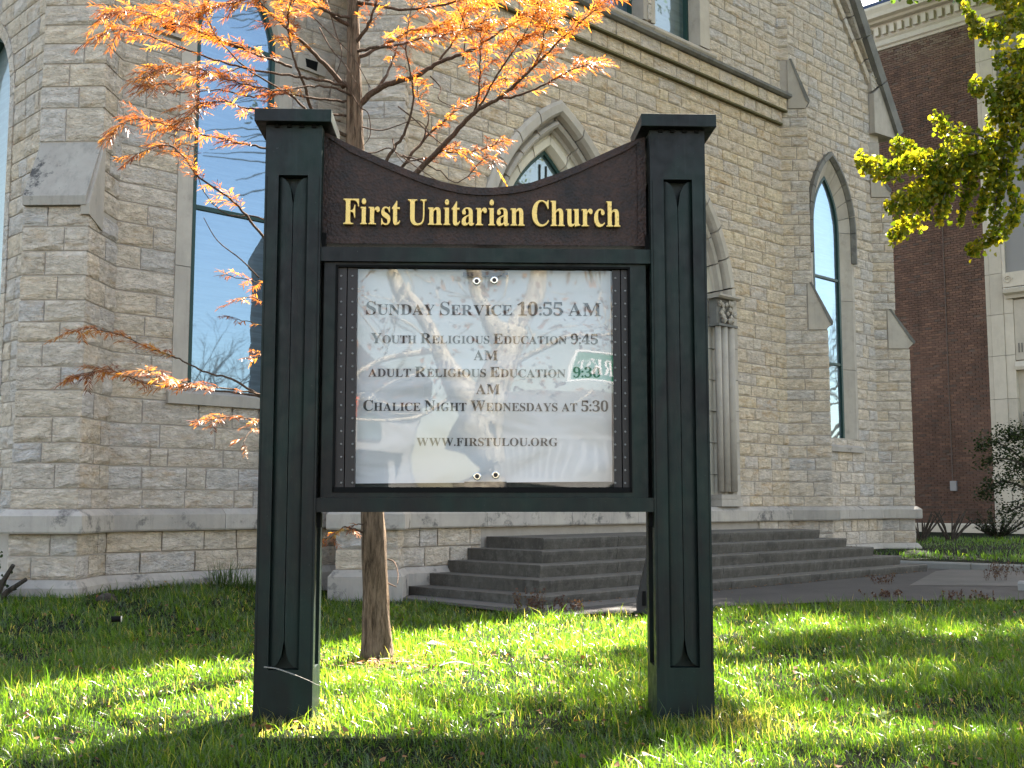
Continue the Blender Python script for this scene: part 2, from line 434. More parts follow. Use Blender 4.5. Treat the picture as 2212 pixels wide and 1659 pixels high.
# ------------------------------------------------------------------ frames of the place
A0 = (-1.365, 14.552)
FA = Frame(A0, 45.5)                      # entrance facade
FL = Frame((-4.60, 12.93), 45.5)          # side bay with the tall window
FM = Frame((-5.30, 12.85), 135.5)         # bay round the left corner (x runs back to front)
PBL = (-5.33, 12.15); WBL = .70
FBL = Frame(PBL, 92)
PBM = (-2.14, 14.0); WBM = .73
FBM = Frame(PBM, 92)
FR1 = Frame((5.08, 20.87), 92)
FP = Frame((7.48, 23.25), 92)
S_L, S_A = 4.68, 13.2                     # wall lengths

def smooth01(x): 
    x = np.clip(x, 0, 1); return x * x * (3 - 2 * x)
def gz(x, y):
    """lawn height: gentle rise towards the left wall"""
    x = np.asarray(x, float); y = np.asarray(y, float)
    return .22 * smooth01((-1.9 - x) / 1.6) * smooth01((y - 9.2) / 3.2) + .015 * np.sin(x * 2.1 + 1) * np.sin(y * 1.7)

# ------------------------------------------------------------------ setting: ground, lawn, path
def ground_obj():
    xs = np.concatenate([np.linspace(-400, -16, 10), np.linspace(-14, 20, 69), np.linspace(24, 400, 10)])
    ys = np.concatenate([np.linspace(-400, -10, 10), np.linspace(-6, 20, 53), np.linspace(24, 800, 14)])
    mb = MB(); nx = len(xs)
    vs = [(x, y, float(gz(x, y)) if abs(x) < 21 and -7 < y < 21 else 0.0) for y in ys for x in xs]
    fs = [(j * nx + i, j * nx + i + 1, (j + 1) * nx + i + 1, (j + 1) * nx + i) for j in range(len(ys) - 1) for i in range(nx - 1)]
    mb.add(vs, fs)
    tag(mb.build('lawn_ground', M['soil'], smooth=True, fix=False), kind='structure')
ground_obj()
PATH = [(-1.25, 13.9), (.26, 12.0), (1.35, 12.3), (2.49, 13.1), (4.1, 13.7), (6.2, 13.9), (10, 14.2), (26, 15.5)]
mb = MB()
poly = PATH + [(26, 3 + 15.5), (18, 10.6 + .2), ]
poly = PATH + [(26, 15.6), (26, 16.2)]
# asphalt: fan between the front edge and the back kerb line
back = [(-1.25, 14.4), (.6, 14.0), (2, 15), (4, 17.5), (6.6, 20.9), (7.0, 20.9), (11, 17.2), (26, 15.9)]
vs = [(x, y, .030) for x, y in PATH] + [(x, y, .030) for x, y in back]
mb.add(vs, [(i, i + 1, 8 + i + 1, 8 + i) for i in range(7)])
tag(mb.build('asphalt_path', M['asphalt'], fix=False), kind='structure')
mb = MB()
q = [(-1.40, 14.1), (.25, 12.35), (.62, 12.35), (1.6, 13.35), (1.4, 13.7), (.3, 12.95), (-1.1, 14.5)]
q = [(-1.42, 14.05), (.30, 12.34), (1.75, 13.75), (1.5, 14.1), (.32, 12.95), (-1.2, 14.5)]
mb.prism([(0, 0)] * 3, 0, 0) if False else None
mb.add([(x, y, .045) for x, y in q] + [(x, y, -.02) for x, y in q], [tuple(range(6)), (0, 6, 7, 1), (1, 7, 8, 2), (2, 8, 9, 3)])
tag(mb.build('concrete_walk', M['slab']), kind='structure')
mb = MB()
ls = [(4.6, 13.9), (7.3, 16.6), (9.2, 16.2), (11, 14.5), (11, 14.2)]
mb.add([(x, y, .036) for x, y in [(5.6, 16.2), (7.2, 19.5), (7.7, 20.1), (11.5, 16.7), (12.5, 15.0), (8, 16.0)]], [tuple(range(6))])
tag(mb.build('pale_path_patch', M['slab'], fix=False), kind='structure')

def kerb(p0, p1, n, par, w=.16, h=.15):
    p0 = Vector((*p0, 0)); p1 = Vector((*p1, 0)); d = (p1 - p0); L = d.length; d.normalize(); nn = Vector((-d.y, d.x, 0))
    for i in range(n):
        a, b = L * i / n + .006, L * (i + 1) / n - .006
        mb = MB(); pr = [(0, -.05), (0, h - .03), (.03, h), (w - .02, h), (w, h - .03), (w, -.05)]
        vs = [tuple(p0 + d * s_ + nn * y + Vector((0, 0, z + rng.uniform(-.004, .004)))) for s_ in (a, b) for y, z in pr]
        k = len(pr)
        mb.add(vs, [tuple(range(k)), tuple(range(2 * k - 1, k - 1, -1))] + [(j, k + j, k + (j + 1) % k, (j + 1) % k) for j in range(k)])
        mb.build('kerb_stone', M['kerb'], par)
kerb((6.6, 21.15), (16.2, 12.6), 7, empty('kerb', (6.6, 21.15, 0), 0, 'long pale concrete kerb between the path and the far lawn', 'kerb'))
kerb((6.75, 15.35), (11.4, 11.9), 3, empty('kerb', (6.75, 15.35, 0), 0, 'short pale kerb stub at the weedy island on the right edge', 'kerb'))
# far lawn behind the kerb
mb = MB()
fl = [(5.6, 20.4, .10), (6.7, 21.2, .135), (16.4, 12.75, .135), (40, 18, .2), (40, 45, .3), (14, 45, .3), (8, 24.5, .28), (5.6, 21.4, .26)]
c = (12, 24, .27)
mb.add(fl + [c], [(i, (i + 1) % 8, 8) for i in range(8)])
tag(mb.build('far_lawn', M['soil'], fix=False), kind='structure')

# ------------------------------------------------------------------ church
CH = empty('stone_church', (4, 20, 0), 0, 'grey and buff rock-faced limestone church with pointed windows behind the sign', 'church')
# course heights measured on the right buttress, shared by the whole front
CO = [1.125]
for h in [.186, .256, .22, .22, .233, .186, .22, .21, .21, .198, .21, .186, .245, .221, .256]:
    CO.append(round(CO[-1] + h, 3))
while CO[-1] < 12.6: CO.append(CO[-1] + rng.choice([.19, .21, .22, .235, .25]))
COB = [.38, .63, .87]                     # below the water table
COU = CO
# left part has slightly thicker courses
COL = [1.125]
for h in [.22, .27, .22, .275, .29, .25, .27, .22, .24]: COL.append(COL[-1] + h)
while COL[-1] < 9: COL.append(COL[-1] + rng.choice([.22, .235, .25, .27]))

def arch_R(h, r): return (h * h + r * r) / (2 * h)
class Arch:
    def __init__(s, c, h, spring, apex, bottom):
        s.c, s.h, s.sp, s.ap, s.b = c, h, spring, apex, bottom
        s.R = arch_R(h, apex - spring)
    def half(s, z, o=0.0):
        """half-width at height z of the curve offset outwards by o"""
        if z <= s.sp: return s.h + o
        q = (s.R + o) ** 2 - (z - s.sp) ** 2
        return max(0., s.h - s.R + math.sqrt(q)) if q > 0 else 0.
    def pt(s, side, u, o=0.0):
        """u 0..1 springing to apex"""
        a = u * math.acos(min(1, max(-1, (s.R - s.h) / (s.R + o))))
        return (s.c + side * (s.h - s.R + (s.R + o) * math.cos(a)), s.sp + (s.R + o) * math.sin(a))

STONES = []
def rows(fr, t0, t1, zs, blocked=lambda z: [], wr=(.3, .62), mat='stone_warm', pro=0.0, seed=1, ext0=0., ext1=0., zmax=99, zmin=-9):
    r_ = random.Random(seed); alt = 0
    for z0, z1 in zip(zs[:-1], zs[1:]):
        if z0 >= zmax or z1 <= zmin: continue
        zc = (z0 + z1) / 2
        T0 = t0(zc) if callable(t0) else t0; T1 = t1(zc) if callable(t1) else t1
        segs = [(T0 - ext0, T1 + ext1)]
        for a, b in blocked(zc):
            ns = []
            for s0, s1 in segs:
                if b <= s0 or a >= s1: ns.append((s0, s1)); continue
                if a > s0: ns.append((s0, a))
                if b < s1: ns.append((b, s1))
            segs = ns
        for s0, s1 in segs:
            L = s1 - s0
            if L < .05: continue
            if .5 < L < .9 and not callable(t0) and T1 - T0 < .95:
                alt += 1; k_ = (.40 if alt % 2 else .62) + r_.uniform(-.06, .06)
                if r_.random() < .12: k_ = 1.0
                for a_, b_ in ((0, k_), (k_, 1)):
                    if b_ - a_ > .01: STONES.append((fr, s0 + L * (a_ + b_) / 2, zc, L * (b_ - a_), z1 - z0, pro, mat, r_.random()))
                continue
            x = s0
            while x < s1 - .01:
                w = r_.uniform(*wr)
                if r_.random() < .18: w *= .6
                if s1 - (x + w) < wr[0] * .55: w = s1 - x
                if w > wr[1] * 1.35: w = w / 2
                STONES.append((fr, x + w / 2, zc, w, z1 - z0, pro, mat, r_.random()))
                x += w

# openings
W1 = Arch(2.9, 1.75, 4.4, 7.22, 1.12)
W2 = Arch(5.76, 1.64, 4.4, 7.15, 1.12)
W3 = Arch(10.76, .85, 6.62, 8.12, 2.42)
WL = Arch(1.54, .80, 7.05, 8.25, 2.42)
WM = Arch(-2.32, 1.0, 6.3, 7.6, 2.42)    # in FM, x negative = further back
UPW = [(3.80, 4.95), (5.22, 6.50)]         # paired upper windows
def blkA(z):
    o = []
    for w in (W1, W2):
        h = w.half(z) - .02
        if 1.12 < z < w.ap and h > 0: o.append((w.c - h, w.c + h))
    if z > 8.97:
        if z < 9.1: o.append((3.3, 6.8))
        else: o.append((3.5, 5.0)); o.append((5.08, 6.74))
    h = W3.half(z) - .02
    if W3.b < z < W3.ap and h > 0: o.append((W3.c - h, W3.c + h))
    return o
def blkL(z):
    h = WL.half(z) - .02
    o = []
    if 2.40 < z < WL.ap and h > 0: o.append((WL.c - h, WL.c + h))
    elif 2.3 < z < 2.5: o.append((.68, 2.5))
    return o
def blkM(z):
    h = WM.half(z) - .02
    return [(WM.c - h, WM.c + h)] if WM.b < z < WM.ap and h > 0 else []
verge = lambda z: min(12.55, 12.42 + (10.03 - z) / 1.10) if z > 9.9 else 12.50
rows(FA, -.1, 9.12, CO, blkA, (.36, .68), 'stone_warm', 0, 11, zmax=8.30)
rows(FA, -.1, 9.02, [8.30, 8.56], blkA, (.35, .66), 'stone_warm', .05, 12)
rows(FA, -.1, 9.12, [8.56, 8.82], blkA, (.35, .66), 'stone_warm', .10, 13)
up = [z for z in CO if z > 8.99]; up = [8.97] + up
rows(FA, -.1, 9.20, up, blkA, (.34, .60), 'stone_grey', 0, 14)
rows(FA, 9.2, verge, CO, blkA, (.34, .58), 'stone_grey', 0, 15, zmax=12.3)
rows(FA, -.1, 12.6, COB, lambda z: [(1.3, 8.0)], (.3, .6), 'stone_grey', .02, 16)
rows(FL, 0, S_L - .1, COL, blkL, (.36, .74), 'stone_grey', 0, 21)
rows(FL, 0, S_L - .1, COB, lambda z: [], (.35, .7), 'stone_grey', .02, 22)
rows(FM, -3.4, -.2, COL, blkM, (.22, .45), 'stone_grey', 0, 23)
# buttresses: (frame, stages [(z0,z1,width,front inset)], thickness)
STG = [(0, 4.40, 0.0), (4.40, 5.22, None), (5.22, 9.0, .31)]
def side_frame(fr, w, inset=0.):
    p = fr.w(w, inset, 0); return Frame((p.x, p.y), math.degrees(math.atan2(fr.x.x, fr.x.y)) - 90)
# buttress at the left corner and the one at the recess, both facing the viewer
for fr, w, dep, sd, ztop in ((FBL, WBL, 0.83, 31, 9.0), (FBM, WBM, .62, 41, 9.5)):
    zl = [z for z in COL if z < 4.38] + [4.42]
    zu = [5.24] + [z for z in COL if z > 5.40]
    rows(fr, 0, w, zl, wr=(.28, .46), mat='stone_grey', seed=sd, ext1=.02, ext0=.02)
    rows(fr, 0, w, COB, wr=(.28, .46), mat='stone_grey', seed=sd + 1, ext1=.02, ext0=.02)
    sf = side_frame(fr, w); 
    rows(sf, 0, dep + .05, zl, wr=(.22, .5), mat='stone_grey', seed=sd + 2)
    rows(sf, 0, dep + .05, COB, wr=(.22, .5), mat='stone_grey', seed=sd + 3)
    rows(sf, .31, dep + .05, [z for z in COL if 4.3 < z < 5.4], wr=(.2, .4), mat='stone_grey', seed=sd + 6)
    fu = Frame(tuple(fr.w(0, .31, 0))[:2], 92)
    rows(fu, 0, w, zu, wr=(.28, .46), mat='stone_grey', seed=sd + 4, ext1=.02, ext0=.02)
    rows(side_frame(fu, w), 0, dep - .26, zu, wr=(.2, .4), mat='stone_grey', seed=sd + 5)
# buttresses seen from the side: stages (z0, z1, projection)
RST = [(FR1, [(1.125, 4.38, .78), (5.26, 8.62, .50), (9.58, 12.6, .17)], [(4.38, 5.26, .43, .78, .87), (8.62, 9.58, .16, .50, .55)], 51),
       (FP, [(1.125, 4.35, .72), (5.16, 7.55, .46)], [(4.35, 5.16, .30, .72, .83), (7.55, 8.22, .05, .46, .46)], 61)]
for fr, st, wth, sd in RST:
    for z0, z1, w in st:
        zs = [z0] + [z for z in CO if z0 + .09 < z < z1 - .09] + [z1]
        rows(fr, -.05 if fr is FR1 else 0, w, zs, wr=(.24, .5), mat='stone_grey', seed=sd, ext1=.02, pro=-.012)
        rows(side_frame(fr, w), 0, .6, zs, wr=(.24, .4), mat='stone_grey', seed=sd + 1, pro=-.012)
    for z0, z1, xin, xo, tip in wth:
        if xin > .2:
            zs = [z0 + (z1 - z0) * i / 4 for i in range(5)]
            rows(fr, 0, xin - .01, zs, wr=(.3, .5), mat='stone_grey', seed=sd + 2, pro=-.012)
    rows(fr, 0, st[0][2], COB, wr=(.3, .55), mat='stone_grey', seed=sd + 3, pro=-.01)
    rows(side_frame(fr, st[0][2]), 0, .6, COB, wr=(.3, .55), mat='stone_grey', seed=sd + 4, pro=-.01)

# rock-faced stone variants, unit size, rough face towards -y
def stone_variant(seed):
    r_ = random.Random(seed); nx, nz = 5, 4
    crest = r_.uniform(.25, .6); tilt = r_.uniform(-.5, .5)
    GX = [0, r_.uniform(.05, .10), r_.uniform(.35, .65), r_.uniform(.89, .95), 1]; GZ = [0, r_.uniform(.12, .34), r_.uniform(.70, .88), 1]
    v = []
    for j in range(nz):
        for i in range(nx):
            fx, fz = GX[i], GZ[j]
            edge = i in (0, nx - 1) or j in (0, nz - 1)
            x = fx - .5; z = fz - .5
            if edge:
                x += (r_.uniform(0, .012) if i == 0 else 0) - (r_.uniform(0, .012) if i == nx - 1 else 0)
                z += (r_.uniform(0, .03) if j == 0 else 0) - (r_.uniform(0, .03) if j == nz - 1 else 0)
                y = -.008 - r_.uniform(0, .005)
            else:
                x += r_.uniform(-.02, .02) * (3 if i == 2 else 1); z += r_.uniform(-.05, .05)
                y = -(.010 + .020 * r_.random() + (.010 if j == 1 and i == 2 else 0) + tilt * .02 * (fx - .5))
            v.append((x, y, z))
    f = []
    for j in range(nz - 1):
        for i in range(nx - 1):
            a = j * nx + i; f.append((a, a + 1, a + nx + 1, a + nx))
    per = [i for i in range(nx)] + [j * nx + nx - 1 for j in range(1, nz)] + [(nz - 1) * nx + i for i in range(nx - 2, -1, -1)] + [j * nx for j in range(nz - 2, 0, -1)]
    b = len(v)
    for k in per: v.append((v[k][0], .03, v[k][2]))
    m = len(per)
    for k in range(m): f.append((per[k], b + k, b + (k + 1) % m, per[(k + 1) % m]))
    return v, f
VAR = [stone_variant(900 + i) for i in range(16)]
VMESH = {}
def vmesh(i, mat):
    if (i, mat) not in VMESH:
        me = bpy.data.meshes.new('rock_faced_stone'); v, f = VAR[i]; me.from_pydata(v, [], f); me.materials.append(M[mat]); me.update()
        VMESH[(i, mat)] = me
    return VMESH[(i, mat)]
def project(p):
    x, y, z = p[0], p[1], p[2] - EYE
    yy = y * _cp + z * _sp; zz = -y * _sp + z * _cp
    if yy < .1: return None
    return CX + F * x / yy, CY - F * zz / yy, yy
def vis_weight(p, nrm, area):
    q = project(p)
    if q is None: return 0
    u, v, d = q
    if not (0 < u < 2212 and 0 < v < 1659): return 0
    if 560 < u < 690 or 1400 < u < 1545 or (690 <= u <= 1400 and 420 < v < 1105): return 0
    dirc = Vector((p[0], p[1], p[2] - EYE)).normalized()
    return area * max(0, -dirc.dot(nrm)) / d ** 2
ws = []
for k, (fr, t, z, w, h, pro, mat, r0) in enumerate(STONES):
    ws.append((vis_weight(fr.w(t, -pro, z), -fr.y, w * h), k))
ws.sort(reverse=True)
solo = set(k for w_, k in ws[:290] if w_ > 0)
GAP = .011
stuffs = {'stone_warm': MB(), 'stone_grey': MB()}
for k, (fr, t, z, w, h, pro, mat, r0) in enumerate(STONES):
    vi = int(r0 * 1e4) % 16
    flip = -1 if int(r0 * 1e5) % 2 else 1
    if k in solo:
        o = link('stone', vmesh(vi, mat), None, CH, fr.mtx(t, -pro, z, (w - GAP), 1.0, (h - GAP)))
    else:
        v, f = VAR[vi]
        vs = [fr.w(t + x * flip * (w - GAP), y - pro, z + zz * (h - GAP)) for x, y, zz in v]
        stuffs[mat].add(vs, f if flip == 1 else [q[::-1] for q in f], 0, r0)
for mat, mb in stuffs.items():
    o = mb.build('stonework', M[mat], CH, attr=True, fix=False); tag(o, kind='stuff')

# mortar backing of every face, sliced round the openings
mb = MB()
def backing(fr, t0, t1, z0, z1, blocked=lambda z: [], y=0., dz=.07):
    z = z0
    while z < z1 - 1e-6:
        zz = min(z + dz, z1); zc = (z + zz) / 2
        T1 = t1(zc) if callable(t1) else t1
        segs = [(t0, T1)]
        for a, b in blocked(zc):
            ns = []
            for s0, s1 in segs:
                if b <= s0 or a >= s1: ns.append((s0, s1)); continue
                if a > s0: ns.append((s0, a))
                if b < s1: ns.append((b, s1))
            segs = ns
        for s0, s1 in segs:
            mb.add([fr.w(s0, y, z), fr.w(s1, y, z), fr.w(s1, y, zz), fr.w(s0, y, zz)], [(0, 1, 2, 3)])
        z = zz
backing(FA, -.15, lambda z: verge(z) + .1 if z > 9.9 else 12.9, 0, 13, blkA)
backing(FL, -.05, S_L, 0, 12, blkL)
backing(FM, -3.6, 0, 0, 12, blkM)
mb.build('wall', M['mortar'], CH, fix=False)
# buttress cores
for fr, w, dep in ((FBL, WBL, 1.2), (FBM, WBM, 1.2)):
    mb = MB()
    mb.box(0, w, 0, dep, 0, 4.6, fr=fr); mb.box(0.005, w - .005, .31, dep, 4.6, 9.5, fr=fr)
    mb.build('buttress_core', M['mortar'], CH)
for fr, st, wth, sd in RST:
    mb = MB()
    for i, (z0, z1, w) in enumerate(st): mb.box(-.1, w, 0.01, .62, 0 if i == 0 else z0 - .2, z1 + .05, fr=fr)
    for z0, z1, xin, xo, tip in wth: mb.box(-.1, xin, 0.012, .61, z0, z1, fr=fr)
    if fr is FP: mb.box(-.1, .24, .0, .6, 8.0, 8.75, fr=FP)
    mb.build('buttress_core', M['mortar'], CH)
# body and roof mass of the church (nave gable, left tower bay, aisle)
mb = MB()
mb.prism([(-4.7, 9.0), (13.45, 9.0), (13.45, 9.2), (4.45, 21.9), (-4.7, 9.2)], .35, 22, fr=FA)
mb.prism([(-.12, 0.0), (12.9, 0.0), (12.9, 9.0), (-.12, 9.0)], .62, 22, fr=FA)
mb.prism([(-.02, 0), (4.5, 0), (4.5, 14.6), (-.02, 14.6)], .62, 12, fr=FL)
mb.build('roof', M['slate'], CH)
mb = MB()
mb.prism([(verge(13) - .9, 13), (12.2, 13), (4.45, 22.2), (-3.3, 13)][::-1], 0.02, .4, fr=FA)
mb.prism([(-.3, 12), (4.6, 12), (4.6, 14.6), (-.3, 14.6)], 0.02, .5, fr=FL)
mb.build('upper_wall', M['stone_grey'], CH)

# water table, plinth, sills, ledges
def blocks(name, fr, prof, x0, x1, mat, L=1.5, m0=0, m1=0, gap=.006, seed=0):
    r_ = random.Random(seed); n = max(1, round((x1 - x0) / L)); xs = [x0 + (x1 - x0) * i / n + (r_.uniform(-.15, .15) * L * .5 if 0 < i < n else 0) for i in range(n + 1)]
    for i in range(n):
        mb = MB(); mb.sweepx(prof, xs[i] + (gap / 2 if i else 0), xs[i + 1] - (gap / 2 if i < n - 1 else 0), m0 if i == 0 else 0, m1 if i == n - 1 else 0, fr=fr)
        mb.build(name, M[mat], CH)
WT = [(.02, .87), (-.105, .87), (-.115, .89), (-.115, 1.055), (-.10, 1.07), (-.03, 1.125), (.02, 1.125)]
PL = [(.02, -.1), (-.09, -.1), (-.09, .30), (-.03, .38), (.02, .38)]
def band_run(prof, name, mat):
    blocks(name, FA, prof, -.1, 9.05, mat, 1.6, seed=1)
    blocks(name, FA, prof, 9.3, 12.5, mat, 1.4, seed=2)
    blocks(name, FL, prof, 0, S_L - .1, mat, 1.7, seed=3)
    blocks(name, FM, prof, -3.4, -.1, mat, 1.4, seed=4)
    for fr, w, dep in ((FBL, WBL, .85), (FBM, WBM, .64)):
        blocks(name, fr, prof, 0, w, mat, 1.5, 1, 1)
        blocks(name, side_frame(fr, w), prof, 0, dep, mat, 1.5, 1, 0)
        sl = Frame(tuple(fr.w(0, dep, 0))[:2], 182)
        blocks(name, sl, prof, 0, dep, mat, 1.5, 0, 1)
    for fr, w in ((FR1, .77), (FP, .72)):
        blocks(name, fr, prof, -.1, w, mat, 1.5, 0, 1)
        blocks(name, side_frame(fr, w), prof, 0, .62, mat, 1.5, 1, 0)
band_run(WT, 'water_table_stone', 'weathered')
band_run(PL, 'plinth_stone', 'weathered')
# string course ledge and mossy undersides of the corbelled courses
blocks('ledge_stone', FA, [(.02, 8.80), (-.16, 8.815), (-.20, 8.85), (-.20, 8.90), (-.02, 9.00), (.02, 9.0)], -.1, 9.22, 'ledge', 1.3, seed=5)
for z, y, x1 in ((8.545, -.135, 9.1), (8.285, -.085, 9.0)):
    mb = MB(); mb.sweepx([(.0, z), (y, z + .004), (y - .006, z + .03), (y + .01, z + .045), (0, z + .045)], -.1, x1, fr=FA); mb.build('mossy_drip_edge', M['mossy'], CH)
blocks('window_sill', FA, [(.3, 8.95), (-.10, 8.97), (-.12, 9.0), (-.12, 9.04), (.0, 9.13), (.3, 9.17)], 3.2, 6.86, 'ashlar', 1.8, seed=6)
blocks('window_sill', FL, [(.3, 2.36), (-.07, 2.37), (-.075, 2.50), (-.03, 2.53), (.3, 2.66)], .68, 2.52, 'ashlar', 2, seed=7)
blocks('window_sill', FA, [(.4, 2.16), (-.09, 2.18), (-.095, 2.27), (.0, 2.33), (.4, 2.46)], 10.0, 11.70, 'weathered', 2, seed=8)
# weatherings: sloping slabs of the buttresses facing the viewer
def slab(fr, w, z0, z1, run):
    mb = MB(); mb.sweepx([(-.07, z0), (-.075, z0 + .10), (run, z1), (run + .1, z1), (run + .1, z0 + .1), (.08, z0)], 0, w, .0, .0, fr=fr)
    mb.build('weathering_slab', M['slab_stain'], CH)
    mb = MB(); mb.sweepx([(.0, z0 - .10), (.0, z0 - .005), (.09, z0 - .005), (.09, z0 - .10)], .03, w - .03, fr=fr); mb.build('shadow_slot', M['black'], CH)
    mb = MB()
    cf = side_frame(fr, w)
    mb.add([cf.w(-.06, -.035, z0 + .02), cf.w(-.05, -.035, z0 - .10), cf.w(run + .03, -.035, z0 - .20), cf.w(run + .03, -.035, z1 + .02)] +
           [cf.w(-.06, .06, z0 + .02), cf.w(-.05, .06, z0 - .10), cf.w(run + .03, .06, z0 - .20), cf.w(run + .03, .06, z1 + .02)],
           [(0, 1, 2, 3), (7, 6, 5, 4), (0, 4, 5, 1), (1, 5, 6, 2), (2, 6, 7, 3), (3, 7, 4, 0)])
    mb.build('cheek_stone', M['ashlar'], CH)
slab(FBL, WBL, 4.42, 5.24, .31)
slab(FBM, WBM, 4.42, 5.24, .31)
for fr, st, wth, sd in RST:
    for z0, z1, xin, xo, tip in wth:
        mb = MB()
        mb.prism([(xin, z0 + .01), (xo - .02, z0 + .01), (tip, z0 + .13), (tip, z0 + .16), (xin + .055, z1), (xin, z1)], -.02, .64, fr=fr)
        mb.build('weathering_stone', M['ashlar'], CH)
        mb = MB()
        mb.prism([(tip - .06, z0 + .155), (tip, z0 + .10), (tip + .015, z0 + .15), (xin + .075, z1 + .02), (xin + .04, z1 + .02)], -.035, .66, fr=fr)
        mb.build('weathering_cap', M['ledge'], CH)
mb = MB(); mb.box(.0, .25, -.01, .5, 8.22, 8.72, fr=FP); mb.build('corbel_stone', M['ashlar'], CH)

# gable verge: two rows of long stones, coping, carved block, kneeler
def seg_block(p, q, off0, off1, y0, y1, name, mat):
    d = Vector((q[0] - p[0], q[1] - p[1])); d.normalize(); nn = Vector((-d.y, d.x))
    if nn.x < 0: nn = -nn
    mb = MB(); g = .012
    a0 = (p[0] + d.x * g + nn.x * off0, p[1] + d.y * g + nn.y * off0); a1 = (q[0] - d.x * g + nn.x * off0, q[1] - d.y * g + nn.y * off0)
    b0 = (p[0] + d.x * g + nn.x * off1, p[1] + d.y * g + nn.y * off1); b1 = (q[0] - d.x * g + nn.x * off1, q[1] - d.y * g + nn.y * off1)
    mb.prism([a0, a1, b1, b0], y0, y1, fr=FA)
    o = mb.build(name, M[mat], CH)
inner = [(12.46, 10.02), (12.16, 10.37), (11.80, 10.75), (11.46, 11.12), (11.10, 11.50), (10.7, 11.95), (10.3, 12.4)]
outer = [(12.58, 10.16), (12.34, 10.50), (12.04, 10.86), (11.74, 11.25), (11.42, 11.64), (11.05, 12.1), (10.7, 12.55)]
for a_, b_ in zip(inner[:-1], inner[1:]): seg_block(a_, b_, .0, .13, -.07, .1, 'verge_stone', 'stone_grey')
for a_, b_ in zip(outer[:-1], outer[1:]): seg_block(a_, b_, .03, .16, -.10, .1, 'verge_stone', 'stone_grey')
cop = [(13.64, 9.20), (12.96, 10.18), (12.35, 11.05), (11.85, 11.76), (11.2, 12.7), (10.2, 14.1)]
for a_, b_ in zip(cop[:-1], cop[1:]): seg_block(a_, b_, -.26, .0, -.22, .6, 'coping_stone', 'ledge')
cl = [(4.45, 22.3), (10.2, 14.1)]
seg_block(cl[0], cl[1], -.26, 0, -.22, .6, 'coping_stone', 'ledge')
seg_block((4.45, 22.3), (-4.6, 9.4), -.26, .0, -.22, .6, 'coping_stone', 'ledge')
mb = MB(); mb.prism([(12.50, 8.95), (13.42, 9.02), (13.40, 9.25), (12.80, 10.02), (12.50, 9.80)], -.14, .5, fr=FA); mb.build('kneeler_stone', M['ashlar'], CH)
cb = [(12.52, 9.98), (12.80, 10.08), (12.86, 10.36), (12.64, 10.36)]
cb = [(12.50, 9.86), (12.80, 10.06), (12.66, 10.42), (12.44, 10.16)]
mb = MB(); mb.prism(cb, -.11, .2, fr=FA); o = mb.build('carved_block', M['ashlar'], CH)
mb = MB()
r_ = random.Random(5)
for i in range(5):
    for j in range(5):
        a_, b_ = (i + .5) / 5, (j + .5) / 5
        p = Vector(cb[0]).lerp(Vector(cb[1]), a_).lerp(Vector(cb[3]).lerp(Vector(cb[2]), a_), b_)
        s_ = .018
        if (i + j) % 2: mb.prism([(p.x - s_, p.y), (p.x, p.y - s_), (p.x + s_, p.y), (p.x, p.y + s_)], -.135, -.10, fr=FA)
ob = mb.build('carved_relief', M['lime'], CH)

# arches: moulded rings cut into voussoirs
def ring(fr, A, prof, name, mat, nv=5, z_low=None, jamb_h=.55, gap=.008, sides=(-1, 1), u_lo=0.0, ysign=1):
    """prof: list of (offset o, y) from outer edge to inner edge"""
    z_low = A.b if z_low is None else z_low
    k = len(prof)
    for sd in sides:
        edges = [u_lo + (1 - u_lo) * i / nv for i in range(nv + 1)]
        for i in range(nv):
            ua, ub = edges[i] + .004, edges[i + 1] - (.004 if i < nv - 1 else 0)
            mb = MB(); ns = 4; vs = []
            for s_ in range(ns + 1):
                u = ua + (ub - ua) * s_ / ns
                for o, y in prof:
                    x, z = A.pt(sd, u, o)
                    if (x - A.c) * sd < 0: x = A.c
                    vs.append(fr.w(x, y, z))
            fs = [(s_ * k + j, (s_ + 1) * k + j, (s_ + 1) * k + j + 1, s_ * k + j + 1) for s_ in range(ns) for j in range(k - 1)]
            fs += [tuple(range(k)), tuple(range(ns * k + k - 1, ns * k - 1, -1))]
            mb.add(vs, fs); mb.build(name, M[mat], CH)
        if u_lo > 0: continue
        z = A.sp; n = max(1, round((A.sp - z_low) / jamb_h))
        for i in range(n):
            za = z_low + (A.sp - z_low) * i / n + gap / 2; zb = z_low + (A.sp - z_low) * (i + 1) / n - gap / 2
            mb = MB(); vs = [fr.w(A.c + sd * (A.h + o), y, zq) for zq in (za, zb) for o, y in prof]
            fs = [(j, k + j, k + j + 1, j + 1) for j in range(k - 1)] + [tuple(range(k)), tuple(range(2 * k - 1, k - 1, -1))]
            mb.add(vs, fs); mb.build(name, M[mat], CH)
def arch_poly(A, o, z_low, n=14):
    L = [(A.c - (A.h + o), z_low)] + [A.pt(-1, i / n, o) for i in range(n)] 
    top = A.pt(1, 1, o); L.append((A.c, top[1]))
    Rr = [A.pt(1, i / n, o) for i in range(n - 1, -1, -1)] + [(A.c + A.h + o, z_low)]
    pts = [(x if (x - A.c) * sg >= 0 else A.c, z) for (x, z), sg in [(p, -1) for p in L] + [(p, 1) for p in Rr]]
    return pts
def pane(fr, A, o, y, z_low, mat, name='window_glass'):
    pts = arch_poly(A, o, z_low); mb = MB()
    mb.add([fr.w(x, y, z) for x, z in pts], [tuple(range(len(pts)))[::-1]])
    return mb.build(name, M[mat], CH, fix=False)
